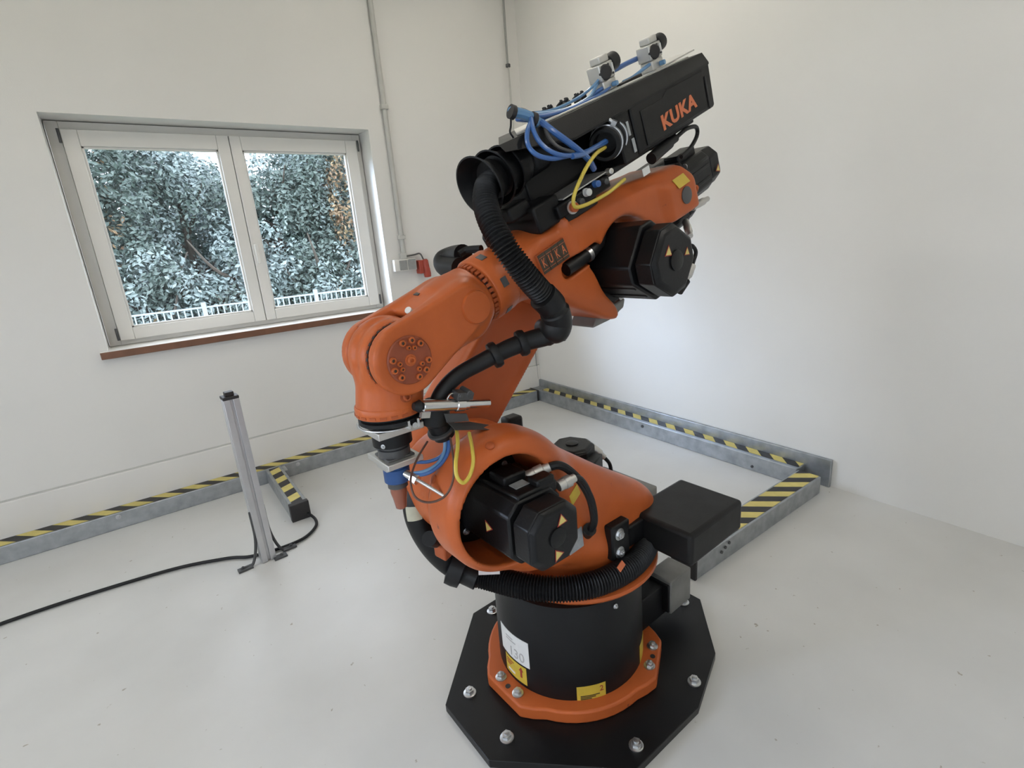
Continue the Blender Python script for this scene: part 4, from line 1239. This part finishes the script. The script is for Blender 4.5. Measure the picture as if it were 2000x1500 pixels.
# lettering: upright plane facing the near side
LM = M_(fv(1.170, .170, .1378), fd(0, 0, 1), fd(1, 0.05, 0))
text_mesh('lettering', 'KUKA', .058, .0012, K['orangeprint'], hs, LM @ Matrix.Diagonal((1.22, 1, 1, 1)), bold=.0022, spacing=1.08)
# port with clamp rings
PP = fv(.905, .200, .075)
PD = fd(-.86, -.02, .45)
MP = M_(PP, PD)
h_('port_sleeve', MB().lathe([(.050, -.03), (.052, .0), (.052, .050), (.046, .052), (.046, .100), (.042, .104), (.034, .104), (.030, .060)], MP, 36), K['rubber'])
h_('port_clamp', MB().ring([(.045, .068), (.049, .069), (.049, .081), (.045, .082)], MP, 36), K['steel'])
h_('port_clamp', MB().ring([(.051, .018), (.055, .019), (.055, .032), (.051, .033)], MP, 36), K['steel'])
h_('clamp_screw', MB().cyl(MP @ Vector((.0, -.054, .075)), MP @ Vector((.03, -.058, .075)), .006, 12).bb((-.004, -.062, .068), (.01, -.046, .082), MP), K['steel'])
h_('port_frame', MB().bb((.875, .118, -.02), (.945, .256, .128), FM), K['blackcase'], bevel=.005)
h_('latch', MB().bb((.925, .135, .128), (.938, .175, .131), FM).bb((.918, .185, .128), (.928, .225, .131), FM), K['plaque'], bevel=.001)
# bellows and funnel that the hose leaves through
BM = M_(fv(.655, .256, .036), fd(-1, -.01, .11))
bl = [(.040, 0)]
for k in range(5): bl += [(.050, .010 + k * .016), (.043, .018 + k * .016)]
bl += [(.047, .095), (.052, .100), (.052, .190), (.045, .192)]
h_('bellows', MB().lathe(bl, BM, 36), K['rubber'])
for z0, z1, r0, r1 in ((.115, .160, .053, .068), (.158, .205, .053, .072), (.205, .262, .050, .077)):
    h_('funnel_skirt', MB().lathe([(r0, z0), (r0 + .004, z0 + (z1 - z0) * .4), (r1, z1), (r1 - .004, z1 + .001), (r0 - .002, z0 + .01)], BM, 40), K['rubber'])
h_('funnel_clip', MB().bb((-.012, .046, .178), (.022, .056, .205), BM @ Matrix.Rotation(R(150), 4, 'Z')), K['black'], bevel=.002)
# valve strip with fittings between housing and arm
h_('fitting_block', MB().bb((.57, .085, -.06), (.80, .122, .120), FM).bb((.60, .06, -.05), (.74, .09, .110), FM), K['black'], bevel=.005)
h_('mount_foot', MB().bb((.50, .075, -.09), (.60, .15, .105), FM).bb((.44, .135, -.04), (.52, .175, .08), FM), K['black'], bevel=.008)
h_('mount_strut', MB().tube([fv(.44, .165, .02), fv(.41, .115, .0), fv(.43, .085, -.02)], .020, 12), K['black'])
for q, (t_, h0, mm, r) in enumerate(((.622, .098, 'orange', .013), (.655, .100, 'greydk', .009), (.690, .112, 'white', .010), (.735, .118, 'blue', .009), (.770, .110, 'greydk', .008), (.800, .128, 'alu', .008))):
    M = M_(fv(t_, h0, .119), fd(-.25, .05, 1))
    h_('fitting', MB().lathe([(r * 1.15, 0), (r * 1.15, .006), (r, .008), (r, .020), (r * .6, .022)], M, 18), K[mm])
    if q == 0: h_('fitting_collar', MB().lathe([(.018, -.002), (.018, .008)], M, 20), K['alu'])
h_('light_plate', MB().bb((.60, .128, .0), (.80, .132, .122), FM), K['alu'], bevel=.001)
h_('rear_connector', MB().cyl(fv(1.02, .085, .11), fv(1.14, .092, .10), .018, 18).cyl(fv(1.14, .092, .10), fv(1.18, .094, .10), .013, 14), K['rubber'])
h_('paper_tag', MB().bb((.93, .060, .136), (.965, .082, .138), FM), K['white'], smooth=0)
h_('cable_loop', MB().tube(catmull([fv(1.18, .094, .10), fv(1.25, .10, .10), fv(1.32, .085, .09), fv(1.335, .055, .08), fv(1.27, .035, .09), fv(1.19, .03, .10)], 7), .007, 9), K['rubber'])
h_('rear_bracket', MB().bb((1.14, .08, -.08), (1.22, .125, .08), FM), K['greydk'], bevel=.006)

# ---- two pressure valves on the top plate
def valve(t_, s_, label):
    o = thing('pressure_valve', label, 'valve', RM @ FM @ Matrix.Translation((t_, htop(t_) + .0055, s_)), 'pressure valves on the housing')
    I = Matrix.Identity(4)
    MB().bb((-.030, 0, -.022), (.030, .030, .024)).bb((-.034, .030, -.024), (.030, .074, .026)).bb((-.018, .074, -.018), (.026, .094, .020)).build('body', K['alu'], o, bevel=.004)
    MB().lathe([(.019, 0), (.021, .002), (.021, .004), (.017, .009), (.008, .010)], M_((-.014, .050, .026), (-.45, 0, 1)), 12).build('gauge', K['tapeblack'], o)
    MB().lathe([(.016, 0), (.021, .004), (.021, .010), (.025, .012), (.025, .050), (.021, .056)], M_((.030, .062, -.004), (1, .10, -.1)), 24).build('adjusting_knob', K['rubber'], o)
    for q in ((.006, .066, .026), (.020, .040, .026), (.006, .040, .026)):
        MB().hexbolt(q, (0, 0, 1), .0035, .003, washer=False).build('screw', K['greydk'], o)
    MB().bb((.018, .036, .026), (.026, .066, .029)).build('label_strip', K['white'], o)
    MB().cyl((.01, .012, .024), (.012, .012, .040), .007, 12).build('fitting', K['bluelt'], o)
    return o
valve(.975, .040, 'grey pressure valve with black knob, the lower one on the housing roof')
valve(1.215, .045, 'grey pressure valve with black knob, the higher one on the housing roof')

# ---- pneumatic tubes
def tubing(name, label, pts, r, m, cat='tube', group=None, n=10):
    o = MB().tube(catmull(pts, 8), r, n).build(name, K[m])
    o.matrix_world = RM
    return tag(o, label, cat, group)
BT = 'blue pneumatic tubes on the housing'
tubing('pneumatic_tube', 'blue tube joining the two pressure valves', [(1.106, 0.359, 0.030), (1.161, 0.362, 0.030), (1.206, 0.361, 0.030)], .0075, 'blue') if False else None
def ft(pts): return [FM @ Vector(p) for p in pts]
tubing('pneumatic_tube', 'straight blue tube joining the two pressure valves', ft([(1.035, .352, .018), (1.08, .352, .018), (1.13, .353, .016), (1.19, .352, .014)]), .0075, 'blue', group=BT)
tubing('pneumatic_tube', 'light blue tube from the higher valve down onto the roof plate', ft([(1.235, .318, .040), (1.21, .325, .055), (1.16, .322, .058), (1.11, .313, .045), (1.07, .312, .035)]), .005, 'bluelt', group=BT)
tubing('pneumatic_tube', 'blue tube running along the near roof edge to the tie at the front', ft([(.99, .318, .040), (.94, .325, .055), (.86, .318, .060), (.76, .316, .060), (.68, .325, .055), (.60, .352, .05)]) + [Vector((0.120, 0.100, 1.841))], .006, 'blue', group=BT)
tubing('pneumatic_tube', 'pale blue tube running beside it along the roof to the tie', ft([(.97, .345, .035), (.93, .340, .050), (.86, .322, .072), (.76, .322, .074), (.68, .338, .066), (.60, .36, .06)]) + [Vector((0.127, 0.100, 1.844))], .005, 'bluelt', group=BT)
tubing('pneumatic_tube', 'slim pale tube lying highest of those along the roof plate', ft([(1.00, .375, .030), (.95, .352, .050), (.88, .336, .052), (.80, .331, .050), (.72, .336, .046), (.63, .358, .045)]) + [Vector((0.121, 0.090, 1.848))], .004, 'bluelt', group=BT)
tubing('pneumatic_tube', 'slim dark blue tube under the others along the roof plate', ft([(1.00, .322, .055), (.93, .316, .068), (.85, .317, .080), (.76, .321, .080), (.68, .332, .074), (.61, .352, .066)]) + [Vector((0.123, 0.110, 1.836))], .0045, 'blue', group=BT)
tubing('pneumatic_tube', 'blue tube in a tight bow below the tie', [(0.130, 0.110, 1.836), (0.176, 0.140, 1.797), (0.193, 0.160, 1.762), (0.179, 0.175, 1.739), (0.133, 0.180, 1.732), (0.073, 0.175, 1.741)] , .006, 'blue', group=BT)
tubing('pneumatic_tube', 'blue tube in a wide bow in front of the black port', [(0.134, 0.110, 1.840), (0.160, 0.145, 1.800), (0.159, 0.170, 1.765), (0.128, 0.185, 1.743), (0.069, 0.180, 1.741), (-0.020, 0.160, 1.759), (-0.122, 0.130, 1.793)], .006, 'blue', group=BT)
tubing('pneumatic_tube', 'thick blue tube slanting down from the tie to the port bundle', [(0.108, 0.120, 1.828), (0.099, 0.150, 1.802), (0.075, 0.170, 1.778), (0.038, 0.175, 1.757), (-0.014, 0.165, 1.735), (-0.060, 0.140, 1.717)], .0085, 'blue', group=BT)
tubing('pneumatic_tube', 'blue tube entering the black port from the bundle', [(0.069, 0.185, 1.738), (0.016, 0.175, 1.747), (-0.056, 0.150, 1.770), (-0.132, 0.125, 1.792)], .007, 'blue', group=BT)
tubing('electric_cable', 'dark grey cable in a bow between the blue tubes', [(0.101, 0.120, 1.826), (0.114, 0.150, 1.787), (0.100, 0.170, 1.760), (0.054, 0.175, 1.750)], .005, 'greydk', 'cable')
tubing('electric_cable', 'yellow grey cable looping down from the port to the forearm', [(-0.127, 0.125, 1.777), (-0.050, 0.160, 1.753), (0.007, 0.180, 1.720), (0.039, 0.180, 1.682), (0.059, 0.175, 1.644), (0.055, 0.170, 1.620), (0.029, 0.165, 1.617), (-0.024, 0.160, 1.628), (-0.111, 0.150, 1.655), (-0.192, 0.140, 1.691)], .0052, 'yelcable', 'cable')
tubing('tube_bundle', 'bundle of cut blue tubes tied to the front corner of the housing', [(0.192, 0.100, 1.848), (0.162, 0.100, 1.848), (0.133, 0.105, 1.841), (0.109, 0.110, 1.828)], .013, 'bluelt', 'tubes')
for px, lb in (((0.187, 0.100, 1.849), 'black tape band at the loose end of the blue tube bundle'), ((0.124, 0.107, 1.836), 'black tape band where the blue tube bundle meets the housing')):
    o = MB().lathe([(.013, -.007), (.017, -.006), (.017, .006), (.013, .007)], M_(px, Vector((0.109, 0.110, 1.828)) - Vector((0.192, 0.100, 1.848))), 18).build('tape_band', K['tapeblack']); o.matrix_world = RM; tag(o, lb, 'tape')
tubing('thin_cable', 'thin black cable looping below the tied blue tubes', [(0.191, 0.100, 1.845), (0.194, 0.100, 1.818), (0.198, 0.100, 1.803), (0.188, 0.100, 1.790), (0.176, 0.090, 1.780)], .0025, 'rubber', 'cable')
tubing('thin_cable', 'thin black cable arching over the tied blue tubes', [(0.187, 0.100, 1.855), (0.156, 0.100, 1.859), (0.128, 0.100, 1.853), (0.103, 0.100, 1.836)], .0025, 'rubber', 'cable')
# row of black cable clips on the far roof edge
for k in range(7):
    t_ = .72 + k * .036
    o = MB().bb((-.010, 0, -.010), (.012, .016, .010)).cyl((-.004, .012, -.012), (.0, .022, .010), .005, 10).bb((.004, .012, -.006), (.009, .026, .002)).build('cable_clip', K['rubber'], None, bevel=.002)
    o.matrix_world = RM @ FM @ Matrix.Translation((t_, htop(t_) + .0055, -.02 + (k % 2) * .012)) @ Matrix.Rotation(.3 * (k % 3), 4, 'Y')
    tag(o, 'small black cable clip, %s in the row from the front end of the roof plate' % ('first', 'second', 'third', 'fourth', 'fifth', 'sixth', 'seventh')[k], 'clip', 'cable clips on the roof plate')

# ---- tubes hanging at the gripper
GT = 'tubes hanging from the hose end'
tubing('pneumatic_tube', 'blue tube from the hose end to the lower gripper plate', [(0.453, 0.055, 1.070), (0.466, 0.070, 1.042), (0.485, 0.070, 1.019), (0.517, 0.060, 1.011), (0.547, 0.045, 1.015)], .0048, 'blue', group=GT)
tubing('pneumatic_tube', 'blue tube from the hose end to the blue valve', [(0.448, 0.060, 1.070), (0.468, 0.080, 1.031), (0.496, 0.085, 1.006), (0.536, 0.080, 0.991), (0.570, 0.055, 0.989)], .0052, 'blue', group=GT)
tubing('pneumatic_tube', 'slim light blue tube hanging beside the others to the blue valve', [(0.462, 0.060, 1.074), (0.477, 0.075, 1.032), (0.504, 0.080, 1.007), (0.540, 0.075, 0.997), (0.568, 0.050, 0.992)], .0045, 'bluelt', group=GT)
tubing('electric_cable', 'thin brown cable hanging in a wide loop below the gripper', [(0.469, 0.100, 1.072), (0.503, 0.160, 1.038), (0.529, 0.190, 1.003), (0.562, 0.200, 0.979), (0.598, 0.190, 0.975), (0.620, 0.170, 0.989), (0.609, 0.130, 1.006), (0.581, 0.090, 1.017), (0.544, 0.060, 1.036), (0.504, 0.040, 1.057)], .0028, 'pinkcable', 'cable')
tubing('electric_cable', 'yellow cable hanging in a narrow loop over the orange casting', [(0.442, 0.090, 1.083), (0.480, 0.150, 1.069), (0.515, 0.190, 1.045), (0.525, 0.205, 1.020), (0.514, 0.210, 1.000), (0.495, 0.210, 1.008), (0.473, 0.200, 1.033), (0.452, 0.170, 1.058), (0.418, 0.110, 1.072)], .0048, 'yelcable', 'cable')
